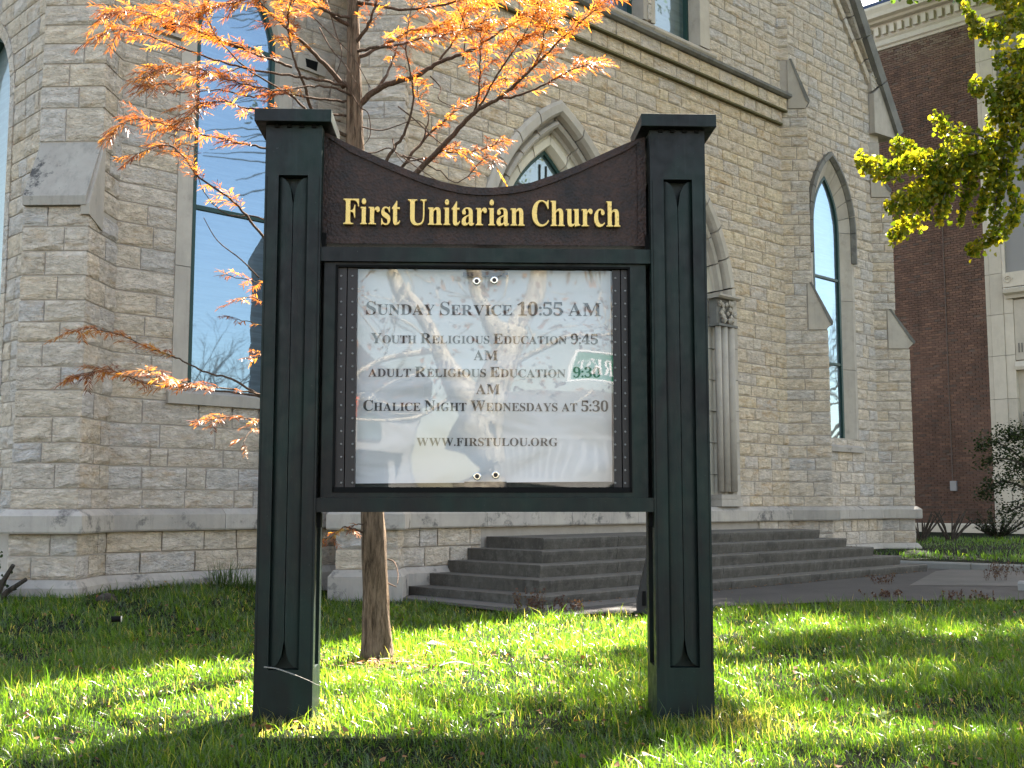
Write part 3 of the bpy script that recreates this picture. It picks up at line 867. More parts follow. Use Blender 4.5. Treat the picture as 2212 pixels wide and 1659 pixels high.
def strip_frame(fr, A, o0, o1, y0, y1, z_low, mat, name='window_frame'):
    po, pi = arch_poly(A, o0, z_low), arch_poly(A, o1, z_low); n = len(po); mb = MB()
    vs = [fr.w(x, y0, z) for x, z in po] + [fr.w(x, y0, z) for x, z in pi] + [fr.w(x, y1, z) for x, z in po] + [fr.w(x, y1, z) for x, z in pi]
    fs = []
    for i in range(n - 1):
        fs += [(i, i + 1, n + i + 1, n + i), (n + i, n + i + 1, 3 * n + i + 1, 3 * n + i), (i + 1, i, 2 * n + i, 2 * n + i + 1)]
    mb.add(vs, fs); return mb.build(name, M[mat], CH)
def bar(fr, x0, x1, y0, y1, z0, z1, mat='green_frame', name='window_bar'):
    mb = MB(); mb.box(x0, x1, y0, y1, z0, z1, fr=fr); return mb.build(name, M[mat], CH)
# W1, W2: deep moulded portal arches
P1 = [(.01, .05), (.01, -.05), (-.04, -.085), (-.15, -.085), (-.19, -.03), (-.205, .06)]
P2 = [(-.19, .08), (-.25, .10), (-.27, .02), (-.31, -.015), (-.35, .02), (-.36, .11), (-.40, .14)]
P3 = [(-.37, .14), (-.42, .20), (-.45, .17), (-.55, .17), (-.60, .27), (-.61, .36)]
for A in (W1, W2):
    right = A is W2
    for pr_, mt in ((P1, 'ashlar'), (P2, 'ashlar'), (P3, 'lime')):
        ring(FA, A, pr_, 'arch_stone', mt, 6, z_low=1.13)
    strip_frame(FA, A, -.58, -.66, .30, .36, 1.2, 'green_frame')
    pane(FA, A, -.64, .34, 1.15, 'glass_dark')
    for k in range(-1, 2):
        w_ = .035
        for xx in ((-.07, .07) if k == 0 else (k * .5,)):
            bar(FA, A.c + xx - .01, A.c + xx + .01, .322, .336, 3.2, A.sp + 1.9 - abs(k) * .5, 'lead', 'lead_strip')
    for z_ in (4.7, 5.3, 5.9):
        hw = A.half(z_, -.64); bar(FA, A.c - hw, A.c + hw, .326, .338, z_, z_ + .025, 'lead', 'lead_strip')
    for sx in (-1, 1):
        bar(FA, A.c + (.02 if sx > 0 else -.95), A.c + (.95 if sx > 0 else -.02), .22, .30, 1.14, 3.6, 'door', 'door_leaf')
    bar(FA, A.c - 1.1, A.c + 1.1, .20, .34, 3.6, 3.78, 'ashlar', 'door_lintel')
# clustered shafts with carved capital on the right jamb
def column(x, zb, zt):
    mb = MB()
    for dx, rr in ((-.20, .055), (-.04, .075), (.15, .085)):
        mb.tube([FA.w(x + dx, -.03, zb + .25), FA.w(x + dx, -.03, zt - .5)], rr, 12)
    mb.build('column_shaft', M['ashlar'], CH, smooth=True)
    bar(FA, x - .32, x + .30, -.13, .1, zb, zb + .12, 'ashlar', 'column_base')
    bar(FA, x - .30, x + .27, -.11, .1, zb + .125, zb + .20, 'ashlar', 'column_base')
    mb = MB(); z0, z1 = zt - .5, zt - .06
    mb.box(x - .26, x + .24, -.05, .1, z0, z1, fr=FA)
    mb.box(x - .29, x + .27, -.12, .1, z0 - .04, z0, fr=FA)
    mb.build('capital_bell', M['ledge'], CH)
    mb = MB(); mb.sweepx([(.1, z1), (-.14, z1), (-.18, z1 + .03), (-.18, z1 + .06), (.1, z1 + .07)], x - .34, x + .31, fr=FA); mb.build('capital_abacus', M['ashlar'], CH)
    r_ = random.Random(3)
    for i in range(26):
        cx_, cz_ = x - .25 + .5 * r_.random(), z0 + .05 + (z1 - z0 - .08) * r_.random()
        rr = r_.uniform(.03, .055); c_ = FA.w(cx_, -.09 - r_.random() * .04, cz_)
        mb = MB(); ring_ = []
        vs = [c_ + FA.y * (-rr * .6)]
        for a in range(7):
            th = a / 7 * 6.283; q_ = rr * (1 + .25 * math.cos(3 * th))
            vs.append(c_ + FA.x * q_ * math.cos(th) + Vector((0, 0, q_ * math.sin(th))))
        for a in range(7):
            th = a / 7 * 6.283; vs.append(c_ + FA.x * rr * .5 * math.cos(th) + Vector((0, 0, rr * .5 * math.sin(th))) + FA.y * .06)
        mb.add(vs, [(0, 1 + a, 1 + (a + 1) % 7) for a in range(7)] + [(1 + a, 8 + a, 8 + (a + 1) % 7, 1 + (a + 1) % 7) for a in range(7)])
        mb.build('capital_leaf', M['ashlar'], CH)
column(7.06, 1.13, 4.76)
column(4.33, 1.13, 4.76)
bar(FA, 4.0, 4.66, -.02, .34, 1.13, 5.8, 'ashlar', 'portal_pier')
# W3 lancet
ring(FA, W3, [(.04, .02), (.04, -.10), (-.04, -.12), (-.09, -.05), (-.10, .02)], 'hood_stone', 'ledge', 5, z_low=6.0)
ring(FA, W3, [(-.0, .05), (-.0, -.035), (-.08, -.035), (-.36, .10), (-.36, .36)], 'arch_stone', 'ashlar', 5, z_low=2.44, jamb_h=1.2)
strip_frame(FA, W3, -.34, -.40, .085, .15, 2.46, 'green_frame')
pane(FA, W3, -.38, .13, 2.44, 'glass_bright')
for z_ in (3.9, 5.6): bar(FA, W3.c - .47, W3.c + .47, .095, .135, z_, z_ + .05)
# WL tall window of the side bay
ring(FL, WL, [(.0, .05), (.0, -.03), (-.20, -.03), (-.25, .05), (-.25, .32)], 'arch_stone', 'ashlar', 5, z_low=2.54, jamb_h=1.35)
strip_frame(FL, WL, -.23, -.285, .03, .10, 2.58, 'green_frame')
pane(FL, WL, -.27, .075, 2.56, 'glass')
for z_ in (4.80, 7.02): bar(FL, WL.c - .53, WL.c + .53, .045, .08, z_, z_ + .055)
# window round the left corner
ring(FM, WM, [(.0, .05), (.0, -.03), (-.14, -.03), (-.2, .02), (-.2, .30)], 'arch_stone', 'stone_grey', 6, z_low=2.5, jamb_h=.4)
strip_frame(FM, WM, -.18, -.27, .12, .22, 2.5, 'green_frame')
pane(FM, WM, -.25, .2, 2.5, 'glass_dark')
# small dark putlog vents with shaped stones in the side bay
for t_, z_ in ((.55, 6.96), (2.62, 7.05)):
    mb = MB(); mb.prism([(t_ - .09, z_ - .05), (t_ + .07, z_ - .07), (t_ + .09, z_ + .06), (t_ - .11, z_ + .06)], -.072, .05, fr=FL); mb.build('vent_opening', M['black'], CH)
    mb = MB(); mb.prism([(t_ - .24, z_ - .09), (t_ + .22, z_ - .11), (t_ + .24, z_ + .10), (t_ - .22, z_ + .10)], -.066, .05, fr=FL); mb.build('vent_stone', M['ashlar'], CH)
# upper paired windows
for i, (x0, x1) in enumerate(UPW):
    bar(FA, x0 - .02, x1 + .02, .30, .33, 9.10, 12.6, 'glass_dark' if i else 'glass', 'window_glass')
    for a, b in ((x0 - .04, x0 + .05), (x1 - .05, x1 + .04)): bar(FA, a, b, .22, .30, 9.1, 12.6, 'green_frame', 'window_frame')
for x0, x1 in ((3.45, 3.78), (6.50, 6.78)):
    for k in range(4): bar(FA, x0, x1, -.03, .34, 9.14 + k * .9, 9.14 + k * .9 + .892, 'ashlar', 'window_jamb_stone')
for x0, x1 in ((4.93, 5.03), (5.13, 5.24)):
    for k in range(3): bar(FA, x0, x1, -.03, .34, 9.14 + k * 1.2, 9.14 + k * 1.2 + 1.192, 'ashlar', 'window_jamb_stone')
for k in range(12): bar(FA, 5.04, 5.12, -.045, .3, 9.16 + k * .28, 9.16 + k * .28 + .265, 'stone_grey', 'mullion_stone')
# return wall closing the recess behind the middle buttress
mb = MB(); fr_ = Frame(tuple(FA.w(-.12, 0, 0))[:2], 315.5); mb.box(-.02, 1.6, -.02, .02, 0, 12, fr=fr_); mb.build('return_wall', M['stone_grey'], CH)

# ------------------------------------------------------------------ entrance steps
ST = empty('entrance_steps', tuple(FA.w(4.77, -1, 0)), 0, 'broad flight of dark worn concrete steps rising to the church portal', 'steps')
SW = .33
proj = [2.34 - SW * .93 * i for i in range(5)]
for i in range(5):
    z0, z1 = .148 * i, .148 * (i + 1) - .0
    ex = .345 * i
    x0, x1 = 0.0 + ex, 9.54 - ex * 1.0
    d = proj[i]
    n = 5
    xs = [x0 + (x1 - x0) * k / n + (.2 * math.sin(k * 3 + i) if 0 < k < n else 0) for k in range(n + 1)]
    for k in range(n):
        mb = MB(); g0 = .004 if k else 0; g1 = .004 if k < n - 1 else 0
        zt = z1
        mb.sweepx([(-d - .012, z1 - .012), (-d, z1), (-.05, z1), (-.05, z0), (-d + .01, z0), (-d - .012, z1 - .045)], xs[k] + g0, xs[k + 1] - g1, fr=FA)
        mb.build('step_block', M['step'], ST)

# ------------------------------------------------------------------ brick neighbour with limestone front bay
BB = empty('brick_building', (12, 36, 0), 0, 'tall red-brown brick side wall with cream dentil cornice at the far right', 'building')
FBK = Frame((14.40, 34.0), 135.5)
mb = MB(); mb.prism([(-14, 0), (0.02, 0), (.02, 17.3), (-14, 17.3)], .03, 12, fr=FBK); mb.build('wall', M['brick_mortar'], BB)
BH, BL_ = .0745, .205
bricks = []
r_ = random.Random(77)
z = .57; row = 0
while z < 16.05:
    x = -.004 - (BL_ / 2 if row % 2 else 0)
    if row % 2: bricks.append((-BL_ / 4 - .002, z, BL_ / 2, r_.random()))
    while x > -6.2:
        bricks.append((x - BL_ / 2, z, BL_, r_.random())); x -= BL_
    z += BH; row += 1
bme = {}
def bv(w, pr): return [(-w / 2, -pr, 0), (w / 2, -pr, 0), (w / 2, -pr, 1), (-w / 2, -pr, 1), (-w / 2, .03, 0), (w / 2, .03, 0), (w / 2, .03, 1), (-w / 2, .03, 1)]
BF = [(0, 1, 2, 3), (0, 4, 5, 1), (3, 2, 6, 7), (0, 3, 7, 4), (1, 5, 6, 2)]
for nm in ('brick', 'brick_pale'):
    me = bpy.data.meshes.new(nm); me.from_pydata(bv(1, 0), [], BF); me.materials.append(M['brick']); bme[nm] = me
wb = sorted(range(len(bricks)), key=lambda k: -vis_weight(FBK.w(bricks[k][0], 0, bricks[k][1]), -FBK.y, bricks[k][2] * BH))
solo_b = set(wb[:295])
mb = MB()
for k, (x, z, w, r0) in enumerate(bricks):
    pr_ = .004 + .006 * (r0 * 7 % 1); wv = w - .012; hh = BH - .013
    if k in solo_b:
        link('brick', bme['brick'], None, BB, FBK.mtx(x, -pr_, z, wv, 1, hh))
    else:
        if (r0 * 53 % 1) < .012: continue
        mb.add([FBK.w(x + a, b, z + c * hh) for a, b, c in bv(wv, pr_)], BF, 0, r0)
tag(mb.build('brickwork', M['brick'], BB, attr=True, fix=False), kind='stuff')
def bprof(name, prof, x0, x1, mat):
    mb = MB(); mb.sweepx(prof, x0, x1, 0, 0, fr=FBK); return mb.build(name, M[mat], BB)
bprof('foundation', [(.05, -.1), (-.06, -.1), (-.06, .53), (-.03, .56), (.05, .56)], -14, 0, 'lime')
bprof('cornice_moulding', [(.05, 16.08), (-.05, 16.08), (-.06, 16.16), (-.12, 16.2), (-.12, 16.36), (-.17, 16.42), (.05, 16.42)], -14, 3.0, 'lime')
bprof('dentil_band', [(.05, 16.43), (-.10, 16.43), (-.10, 16.92), (.05, 16.92)], -14, 3.0, 'lime')
bprof('cornice', [(.05, 16.93), (-.30, 16.93), (-.34, 17.0), (-.52, 17.03), (-.55, 17.16), (-.62, 17.3), (-.62, 17.38), (.3, 17.38)], -14, 3.2, 'lime')
bprof('roof_edge', [(.3, 17.39), (-.60, 17.39), (-.60, 17.50), (.3, 17.56)], -14, 3.2, 'blue_roof')
for i in range(40):
    x = -7.8 + i * .27
    mb = MB(); mb.box(x, x + .15, -.235, -.102, 16.52, 16.80, fr=FBK); mb.build('dentil', M['lime'], BB)
# limestone bay: coursed blocks, pilaster joint, balcony ledge with scroll, niche
def lb(x0, x1, y0, y1, z0, z1, name='limestone_block', mat='lime'):
    mb = MB(); mb.box(x0, x1, y0, y1, z0, z1, fr=FBK); return mb.build(name, M[mat], BB)
mb = MB(); mb.prism([(0.02, 0), (3.0, 0), (3.0, 17.3), (0.02, 17.3)], .12, 5, fr=FBK); mb.build('bay_core', M['lime'], BB)
zz = .62
for h in [1.15, 1.2, 1.3, 1.3, 1.25, 1.25, 1.25, 1.35, 1.4, 1.4, 1.3, 1.3]:
    lb(0, .13, -.02, .2, zz, zz + h - .012)
    lb(.14, .52, -.035, .2, zz, zz + h - .012)
    if 7.0 > zz: lb(.53, .80, -.02, .2, zz, zz + h - .012)
    zz += h
lb(-.02, 3.0, -.10, .2, -.1, .60, 'base_course')
lb(-.01, 3.0, -.07, .2, 1.86, 1.98, 'base_moulding')
lb(.53, 3.0, .02, .2, 8.05, 16.0, 'pale_window_blind', 'white_paint')
lb(.53, .62, -.04, .2, 8.05, 16.0, 'window_jamb')
bprof('balcony_ledge', [(.1, 7.25), (-.10, 7.25), (-.14, 7.34), (-.26, 7.40), (-.28, 7.52), (-.20, 7.56), (.1, 7.58)], .62, 3.0, 'lime')
lb(.56, 3.0, -.12, .1, 7.6, 8.04, 'balcony_base')
mb = MB()
pts = [FBK.w(.72 + .13 * (1 - t * .7) * math.cos(t * 9), -.14, 7.82 + .13 * (1 - t * .7) * math.sin(t * 9)) for t in [i / 20 for i in range(21)]]
mb.tube(pts, .016, 5); mb.build('scroll_carving', M['lime'], BB)
lb(.81, 3.0, .0, .15, 5.4, 7.2, 'carved_panel'); 
for k in range(6): lb(.90 + k * .09, .93 + k * .09, -.015, .02, 5.62, 5.9, 'fluted_groove', 'ledge')
bprof('niche_moulding', [(.1, 5.1), (-.08, 5.1), (-.1, 5.2), (-.04, 5.36), (.1, 5.36)], .80, 3.0, 'lime')
lb(.95, 1.6, -.03, .0, 3.2, 3.85, 'notice_plaque', 'white_paint')
lb(.98, 1.57, -.034, -.029, 3.24, 3.81, 'plaque_face', 'pole')
lb(1.0, 1.55, -.03, .0, 2.3, 2.95, 'notice_plaque', 'white_paint')
mb = MB(); mb.box(-1.30, -1.12, -.12, -.01, 1.55, 1.85, fr=FBK); mb.build('meter_box', M['pole'], BB)
mb = MB(); mb.tube([FBK.w(-1.25, -.03, 1.85), FBK.w(-1.25, -.03, 12.4)], .016, 6); mb.build('conduit_pipe', M['brick_mortar'], BB)

# ------------------------------------------------------------------ the sign
SGX, SGY, SGR = -.1445, 6.36, R(2.3)
SG = empty('church_sign', (SGX, SGY, 0), SGR, 'large dark green church notice sign on two square capped posts in the grass', 'sign')
def sbox(name, x0, x1, y0, y1, z0, z1, mat, parent=SG):
    mb = MB(); mb.box(x0, x1, y0, y1, z0, z1)
    return mb.build(name, M[mat], parent, mtx=None) if False else slink(mb, name, mat, parent)
def slink(mb, name, mat, parent, smooth=False, bevel=0.0):
    mb_ = mb
    o = mb_.build(name, M[mat], None, smooth=smooth)
    o.parent = parent
    if parent is not SG: pass
    if bevel:
        bv_ = o.modifiers.new('bevel', 'BEVEL'); bv_.width = bevel; bv_.segments = 2; bv_.limit_method = 'ANGLE'
    return o
def slat(c0, w, z0, z1, right, y0):
    """curved-end slat: outer edge keeps full length, inner edge is cut back"""
    n = 6; mb = MB(); vs = []; cut_b, cut_t = .150, .160
    for i in range(n + 1):
        f = i / n; t = math.asin(min(1, f)); g = 1 - math.cos(t)
        x = c0 + w * f if not right else c0 + w * (1 - f)
        y = y0 + .003 + .016 * (1 - f) ** 2 + .004 * f ** 3
        vs += [(x, y, z0 + cut_b * g), (x, y, z1 - cut_t * g), (x, y0 + .069, z0 + cut_b * g), (x, y0 + .069, z1 - cut_t * g)]
    fs = []
    for i in range(n):
        a, b = 4 * i, 4 * i + 4
        fs += [(a, b, b + 1, a + 1), (a, a + 2, b + 2, b), (a + 1, b + 1, b + 3, a + 3)]
    fs += [(0, 1, 3, 2), (4 * n, 4 * n + 2, 4 * n + 3, 4 * n + 1)]
    mb.add(vs, fs); return mb
PW_ = .32
for x0 in (-1.2645, .9445):
    x1 = x0 + PW_; D_ = .31; zb, zt = .289, 3.058; st = .077
    P_ = bpy.data.objects.new('post', None)
    mb = MB()
    mb.box(x0, x1, 0, D_, -.15, zb); mb.box(x0, x1, 0, D_, zt, 3.352)
    for xa in (x0, x1 - st):
        for ya in (0, D_ - st): mb.box(xa, xa + st, ya, ya + st, zb, zt)
    mb.box(x0 + .06, x1 - .06, .075, D_ - .075, zb - .01, zt + .01)
    post = slink(mb, 'post', 'paint', SG)
    bpy.data.objects.remove(P_)
    # thin seams of the bolted-on cladding
    mb = MB()
    for xa in (x0 + .012, x1 - .012): mb.box(xa - .0012, xa + .0012, -.0015, .001, zb, 3.05)
    slink(mb, 'cladding_seam', 'black', post)
    inner = x0 + st + .002; hw = (PW_ - 2 * st - .004) / 2
    slink(slat(inner, hw - .002, zb + .006, zt - .006, False, .006), 'slat', 'paint', post)
    slink(slat(inner + hw + .002, hw - .002, zb + .006, zt - .006, True, .006), 'slat', 'paint', post)
    mb = MB(); mb.box(x0 - .058, x1 + .058, -.06, D_ + .06, 3.354, 3.428); slink(mb, 'post_cap', 'paint', post, bevel=.003)
    mb = MB()
    for k in range(4): mb.box(x0 + .05 + k * .07, x0 + .075 + k * .07, -.012, 0, 3.335, 3.353)  # black blocks stand in for shadow notches under the cap
    slink(mb, 'cap_shadow_notch', 'black', post)
# header panel with swooping top edge
hy = SGY + .10
crv = [(698, 286), (760, 317), (826, 346), (870, 364), (913, 381), (955, 394), (998, 403), (1032, 406), (1065, 406), (1107, 402), (1149, 394), (1200, 376), (1251, 355), (1302, 331), (1352, 308), (1394, 291)]
top = []
for u, v in crv:
    p = at(u, v, hy); top.append((p.x - SGX, p.z))
zb_ = at(1050, 529, hy).z
XL, XR = top[0][0], top[-1][0]
outl = [(XL, zb_), (XR + .006, zb_)] + [(x, z) for x, z in top[::-1]]
outl[2] = (XR + .006, outl[2][1])
mb = MB(); mb.prism(outl, .105, .20); HDR = slink(mb, 'header_panel', 'copper', SG)
rim = .042
inn = [(XL + rim, zb_ + rim), (XR - rim, zb_ + rim)] + [(min(max(x, XL + rim), XR - rim), z - rim * 1.05) for x, z in top[::-1]]
mb = MB(); n = len(outl)
vs = [(x, .092, z) for x, z in outl] + [(x, .092, z) for x, z in inn] + [(x, .105, z) for x, z in outl] + [(x, .106, z) for x, z in inn]
fs = []
for i in range(n):
    j = (i + 1) % n; fs += [(i, j, n + j, n + i), (n + i, n + j, 3 * n + j, 3 * n + i), (j, i, 2 * n + i, 2 * n + j)]
mb.add(vs, fs); slink(mb, 'header_rim', 'copper', HDR)
# text helper: serif capitals and lower case from the built-in maths alphabet
def mbold(ch):
    if 'A' <= ch <= 'Z': return chr(0x1D400 + ord(ch) - 65)
    if 'a' <= ch <= 'z': return chr(0x1D41A + ord(ch) - 97)
    if '0' <= ch <= '9': return chr(0x1D7CE + ord(ch) - 48)
    return ch
GL = {}
def glyph(ch, ex=0.0):
    if (ch, ex) in GL: return GL[(ch, ex)]
    if ch in '.:':
        v = []; f = []
        for cz in ((.07,) if ch == '.' else (.07, .40)):
            b = len(v); v += [(.075 + .072 * math.cos(a * math.pi / 5), .072 * math.sin(a * math.pi / 5) + cz, 0) for a in range(10)]; f.append(tuple(range(b, b + 10)))
        GL[(ch, ex)] = (v, f, 0.0, .15); return GL[(ch, ex)]
    cu = bpy.data.curves.new('glyph', 'FONT'); cu.body = mbold(ch); cu.extrude = ex; cu.size = 1.0; cu.resolution_u = 4
    if ex: cu.bevel_depth = .012; cu.offset = -.006
    ob_ = bpy.data.objects.new('glyph', cu); C.objects.link(ob_)
    dg = bpy.context.evaluated_depsgraph_get(); me = bpy.data.meshes.new_from_object(ob_.evaluated_get(dg))
    v = [tuple(q.co) for q in me.vertices]; f = [tuple(p.vertices) for p in me.polygons]
    bpy.data.objects.remove(ob_); bpy.data.curves.remove(cu); bpy.data.meshes.remove(me)
    xs_ = [q[0] for q in v]; GL[(ch, ex)] = (v, f, min(xs_), max(xs_)); return GL[(ch, ex)]
def layout(runs, x0, x1, zbase, ex=0.0, track=.055):
    """runs: list of (char, size); stretched to fill x0..x1; returns per-char (ch, size, x, sx)"""
    x = 0; out = []
    for ch, sz in runs:
        if ch == ' ': x += sz * .22; continue
        v, f, a, b = glyph(ch, ex); out.append((ch, sz, x)); x += (b - a) * sz + track * sz
    tot = x - track * runs[-1][1]
    s = (x1 - x0) / tot
    return [(ch, sz, x0 + xx * s, s) for ch, sz, xx in out]
def sx(u): return at(u, 489, hy).x - SGX
gold_runs = [(c_, .205) for c_ in 'First Unitarian Church']
gz0, gz1 = at(800, 489, hy).z, at(800, 435, hy).z
gold_size = (gz1 - gz0) / .676
gold_runs = [(c_, gold_size) for c_ in 'First Unitarian Church']
for ch, sz, x, s in layout(gold_runs, sx(745), sx(1342), gz0, .05, .05):
    v, f, a, b = glyph(ch, .05)
    for off, mat, nm, dy in ((1.0, 'gold', 'letter', .0),):
        mb = MB(); mb.add([(x + (p[0] - a) * sz * s, .096 - (p[2] + .05) * sz * .9, gz0 + p[1] * sz) for p in v], f)
        slink(mb, nm, mat, HDR)
# rails and cabinet
PY_ = lambda u, v, y: (at(u, v, SGY + y).x - SGX, at(u, v, SGY + y).z)
sbox('rail', -.945, .945, .02, .29, 2.566, 2.648, 'paint')
sbox('rail', -.95, .95, .01, .30, 1.146, 1.225, 'paint')
CAB = None
mb = MB()
x0, x1, z0, z1 = -.925, .918, 1.226, 2.565
ox0, oz1 = PY_(728, 575, .05); ox1, oz0 = PY_(1368, 1064, .05)
for bx in ((x0, ox0, z0, z1), (ox1, x1, z0, z1), (ox0, ox1, z0, oz0), (ox0, ox1, oz1, z1)):
    mb.box(bx[0], bx[1], .045, .27, bx[2], bx[3])
mb.box(ox0 - .01, ox1 + .01, .135, .27, oz0 - .01, oz1 + .01)
CAB = slink(mb, 'cabinet', 'paint', SG)
mb = MB()
for bx in ((ox0, ox0 + .012, oz0, oz1), (ox1 - .012, ox1, oz0, oz1), (ox0, ox1, oz0, oz0 + .03), (ox0, ox1, oz1 - .012, oz1)):
    mb.box(bx[0], bx[1], .04, .10, bx[2], bx[3])
slink(mb, 'door_frame', 'black', CAB)
sl0, _ = PY_(774, 800, .11); sr0, _ = PY_(1325.5, 800, .11)
for a, b in ((ox0 + .013, sl0), (sr0, ox1 - .013)):
    mb = MB(); m_ = (a + b) / 2 - (.003 if a < 0 else -.003)
    mb.box(a, m_ - .003, .062, .13, oz0 + .03, oz1 - .013); mb.box(m_ + .003, b, .062, .13, oz0 + .03, oz1 - .013); slink(mb, 'hinge_strip', 'strip', CAB)
mb = MB()
for uu in (740.7, 764.8, 1327.5 + 3, 1352):
    for k in range(17):
        xx, zz = PY_(uu, 600 + k * 27.7, .082)
        if not (oz0 + .04 < zz < oz1 - .02): continue
        mb.tube([(xx, .064, zz), (xx, .0565, zz)], [.0072, .0048], 7)
slink(mb, 'rivets', 'rivet', CAB); 
px0, pz1 = PY_(775, 582, .11); px1, pz0 = PY_(1326.5, 1040, .11)
mb = MB(); nx, nz = 60, 60; vs = []
def pwob(fx, fz): return .004 * math.sin(fx * 7 + 2 * fz) * (1 - fz) + .0022 * math.sin(fx * 11 + fz * 9 + 2) + .030 * max(0, .34 - fz) * math.sin(fx * 12 - fz * 26 + 1.5) * (0.25 + fx)
for j in range(nz + 1):
    for i in range(nx + 1):
        fx, fz = i / nx, j / nz; lift = .012 * (1 - fx) * (1 - fz) ** 6
        vs.append((px0 + (px1 - px0) * fx, .120 + pwob(fx, fz), pz0 - .012 * (1 - fx) + (pz1 - pz0 + .012 * (1 - fx)) * fz))
mb.add(vs, [(j * (nx + 1) + i, j * (nx + 1) + i + 1, (j + 1) * (nx + 1) + i + 1, (j + 1) * (nx + 1) + i) for j in range(nz) for i in range(nx)])
slink(mb, 'notice_sheet', 'paper', CAB, True)
def tv(y): return 542.1 + y / 2.9675
def tu(x): return 677.7 + x / 2.9675
LINES = [  # (text with capitals large, rest small caps), x0, x1, baseline (crop px), cap, small cap
    ('Sunday Service 10:55 AM', 345, 1850, 412, 84, 66), ('Youth Religious Education 9:45', 375, 1830, 594, 64, 49),
    ('AM', 1030, 1185, 700, 62, 62), ('adult Religious Education  9:30', 358, 1846, 808, 64, 50), ('AM', 1045, 1198, 918, 62, 62),
    ('Chalice Night Wednesdays at 5:30', 325, 1897, 1026, 66, 51), ('www.firstulou.org', 665, 1570, 1250, 60, 50)]
for txt, xa, xb, yb, cap, small in LINES:
    k_ = (at(1050, 700, SGY + .115).z - at(1050, 701, SGY + .115).z) / 2.9675
    runs = []
    for ch in txt:
        big = ch.isupper() or ch.isdigit() or ch in ' :'
        runs.append((ch.upper(), (cap if big else small) * k_ / .676))
    (X0, Zb), (X1, _) = PY_(tu(xa), tv(yb), .115), PY_(tu(xb), tv(yb), .115)
    mb = MB()
    for ch, sz, x, s in layout(runs, X0, X1, Zb, 0.0, .05):
        v, f, a, b = glyph(ch, 0.0)
        vs = []
        for p in v:
            xx, zz = x + (p[0] - a) * sz * s, Zb + p[1] * sz
            vs.append((xx, .1172 + pwob((xx - px0) / (px1 - px0), (zz - pz0) / (pz1 - pz0)), zz))
        mb.add(vs, [tuple(reversed(q)) if False else q for q in f])
    slink(mb, 'printed_line', 'ink', CAB)
xm = PY_(1049, 800, .07)[0]
for a, b in ((sl0 - .004, xm - .001), (xm + .001, sr0 + .004)):
    mb = MB(); mb.add([(a, .070 + (.0015 if a < 0 else 0), oz0 + .015), (b, .070, oz0 + .015), (b, .070, oz1 - .013), (a, .070 + (.0015 if a < 0 else 0), oz1 - .013)], [(0, 1, 2, 3)])
    slink(mb, 'glazing', 'plexi', CAB)
for uu, vv in ((1030.5, 608), (1068.5, 605.5), (1031.5, 1029), (1071.5, 1026)):
    xx, zz = PY_(uu, vv, .06)
    mb = MB(); mb.tube([(xx, .072, zz), (xx, .052, zz), (xx, .050, zz)], [.023, .022, .018], 18); lk = slink(mb, 'lock', 'lockm', CAB)
    mb = MB(); mb.tube([(xx, .0505, zz), (xx, .0485, zz)], .0125, 14); mb.box(xx - .0022, xx + .0022, .046, .049, zz - .009, zz + .007); slink(mb, 'lock_core', 'strip', CAB)
for uu, vv, w_, h_ in ((1050, 592, .13, .012), (1050, 1048, .12, .020)):
    xx, zz = PY_(uu, vv, .07); mb = MB(); mb.box(xx - w_, xx + w_, .074, .082, zz - h_, zz + h_); slink(mb, 'lock_bar', 'strip', CAB)
for s_ in (-1, 1):   # brackets below and above the cabinet
    for z_ in (1.10, 2.70): 
        mb = MB(); mb.box(s_ * .935 - .012, s_ * .935 + .012, .06, .12, z_ - .04, z_ + .04); slink(mb, 'bracket', 'black', SG)

# ------------------------------------------------------------------ trees
def catmull(P, n=6):
    P = [Vector(p) for p in P]; out = []
    for i in range(len(P) - 1):
        p0 = P[max(i - 1, 0)]; p1 = P[i]; p2 = P[i + 1]; p3 = P[min(i + 2, len(P) - 1)]
        for k in range(n):
            t = k / n; t2, t3 = t * t, t * t * t
            out.append(.5 * ((2 * p1) + (p2 - p0) * t + (2 * p0 - 5 * p1 + 4 * p2 - p3) * t2 + (3 * p1 - p0 - 3 * p2 + p3) * t3))
    out.append(P[-1]); return out
class Leaves:
    def __init__(s): s.v = []; s.f = []; s.r = []
    def frond(s, p, d, L, W, r, droop=.4):
        side = d.cross(Vector((rng.uniform(-.6, .6), rng.uniform(-.6, .6), 1))); 
        if side.length < 1e-3: side = Vector((1, 0, 0))
        side.normalize()
        a = p + d * L * .4; b = p + d * L * .78 + Vector((0, 0, -droop * L * .12)); t = p + d * L + Vector((0, 0, -droop * L * .35))
        n = len(s.v); s.v += [p, a - side * W, a + side * W, b - side * W * .7, b + side * W * .7, t]
        s.f += [(n, n + 1, n + 2), (n + 1, n + 3, n + 4), (n + 1, n + 4, n + 2), (n + 3, n + 5, n + 4)]; s.r += [r] * 4
    def fan(s, p, d, up, S, r):
        side = d.cross(up); side.normalize(); nrm = side.cross(d)
        n = len(s.v); s.v.append(p)
        for a, q in ((-.85, .8), (-.35, 1.0), (.30, .98), (.85, .82)):
            s.v.append(p + (d * math.cos(a) + side * math.sin(a)) * S * q + nrm * S * .22 * abs(a))
        for k in range(3): s.f.append((n, n + 1 + k, n + 2 + k)); s.r.append(r)
    def build(s, name, mat, parent=None):
        o = np_mesh(name, np.array([tuple(q) for q in s.v], dtype=np.float32), np.array(s.f, dtype=np.int32), M[mat], s.r, parent)
        return o
TY = 8.92
CT = empty('cypress_tree', (-1.03, 8.95, 0), 0, 'young bald cypress with orange autumn needles growing behind the sign', 'tree')
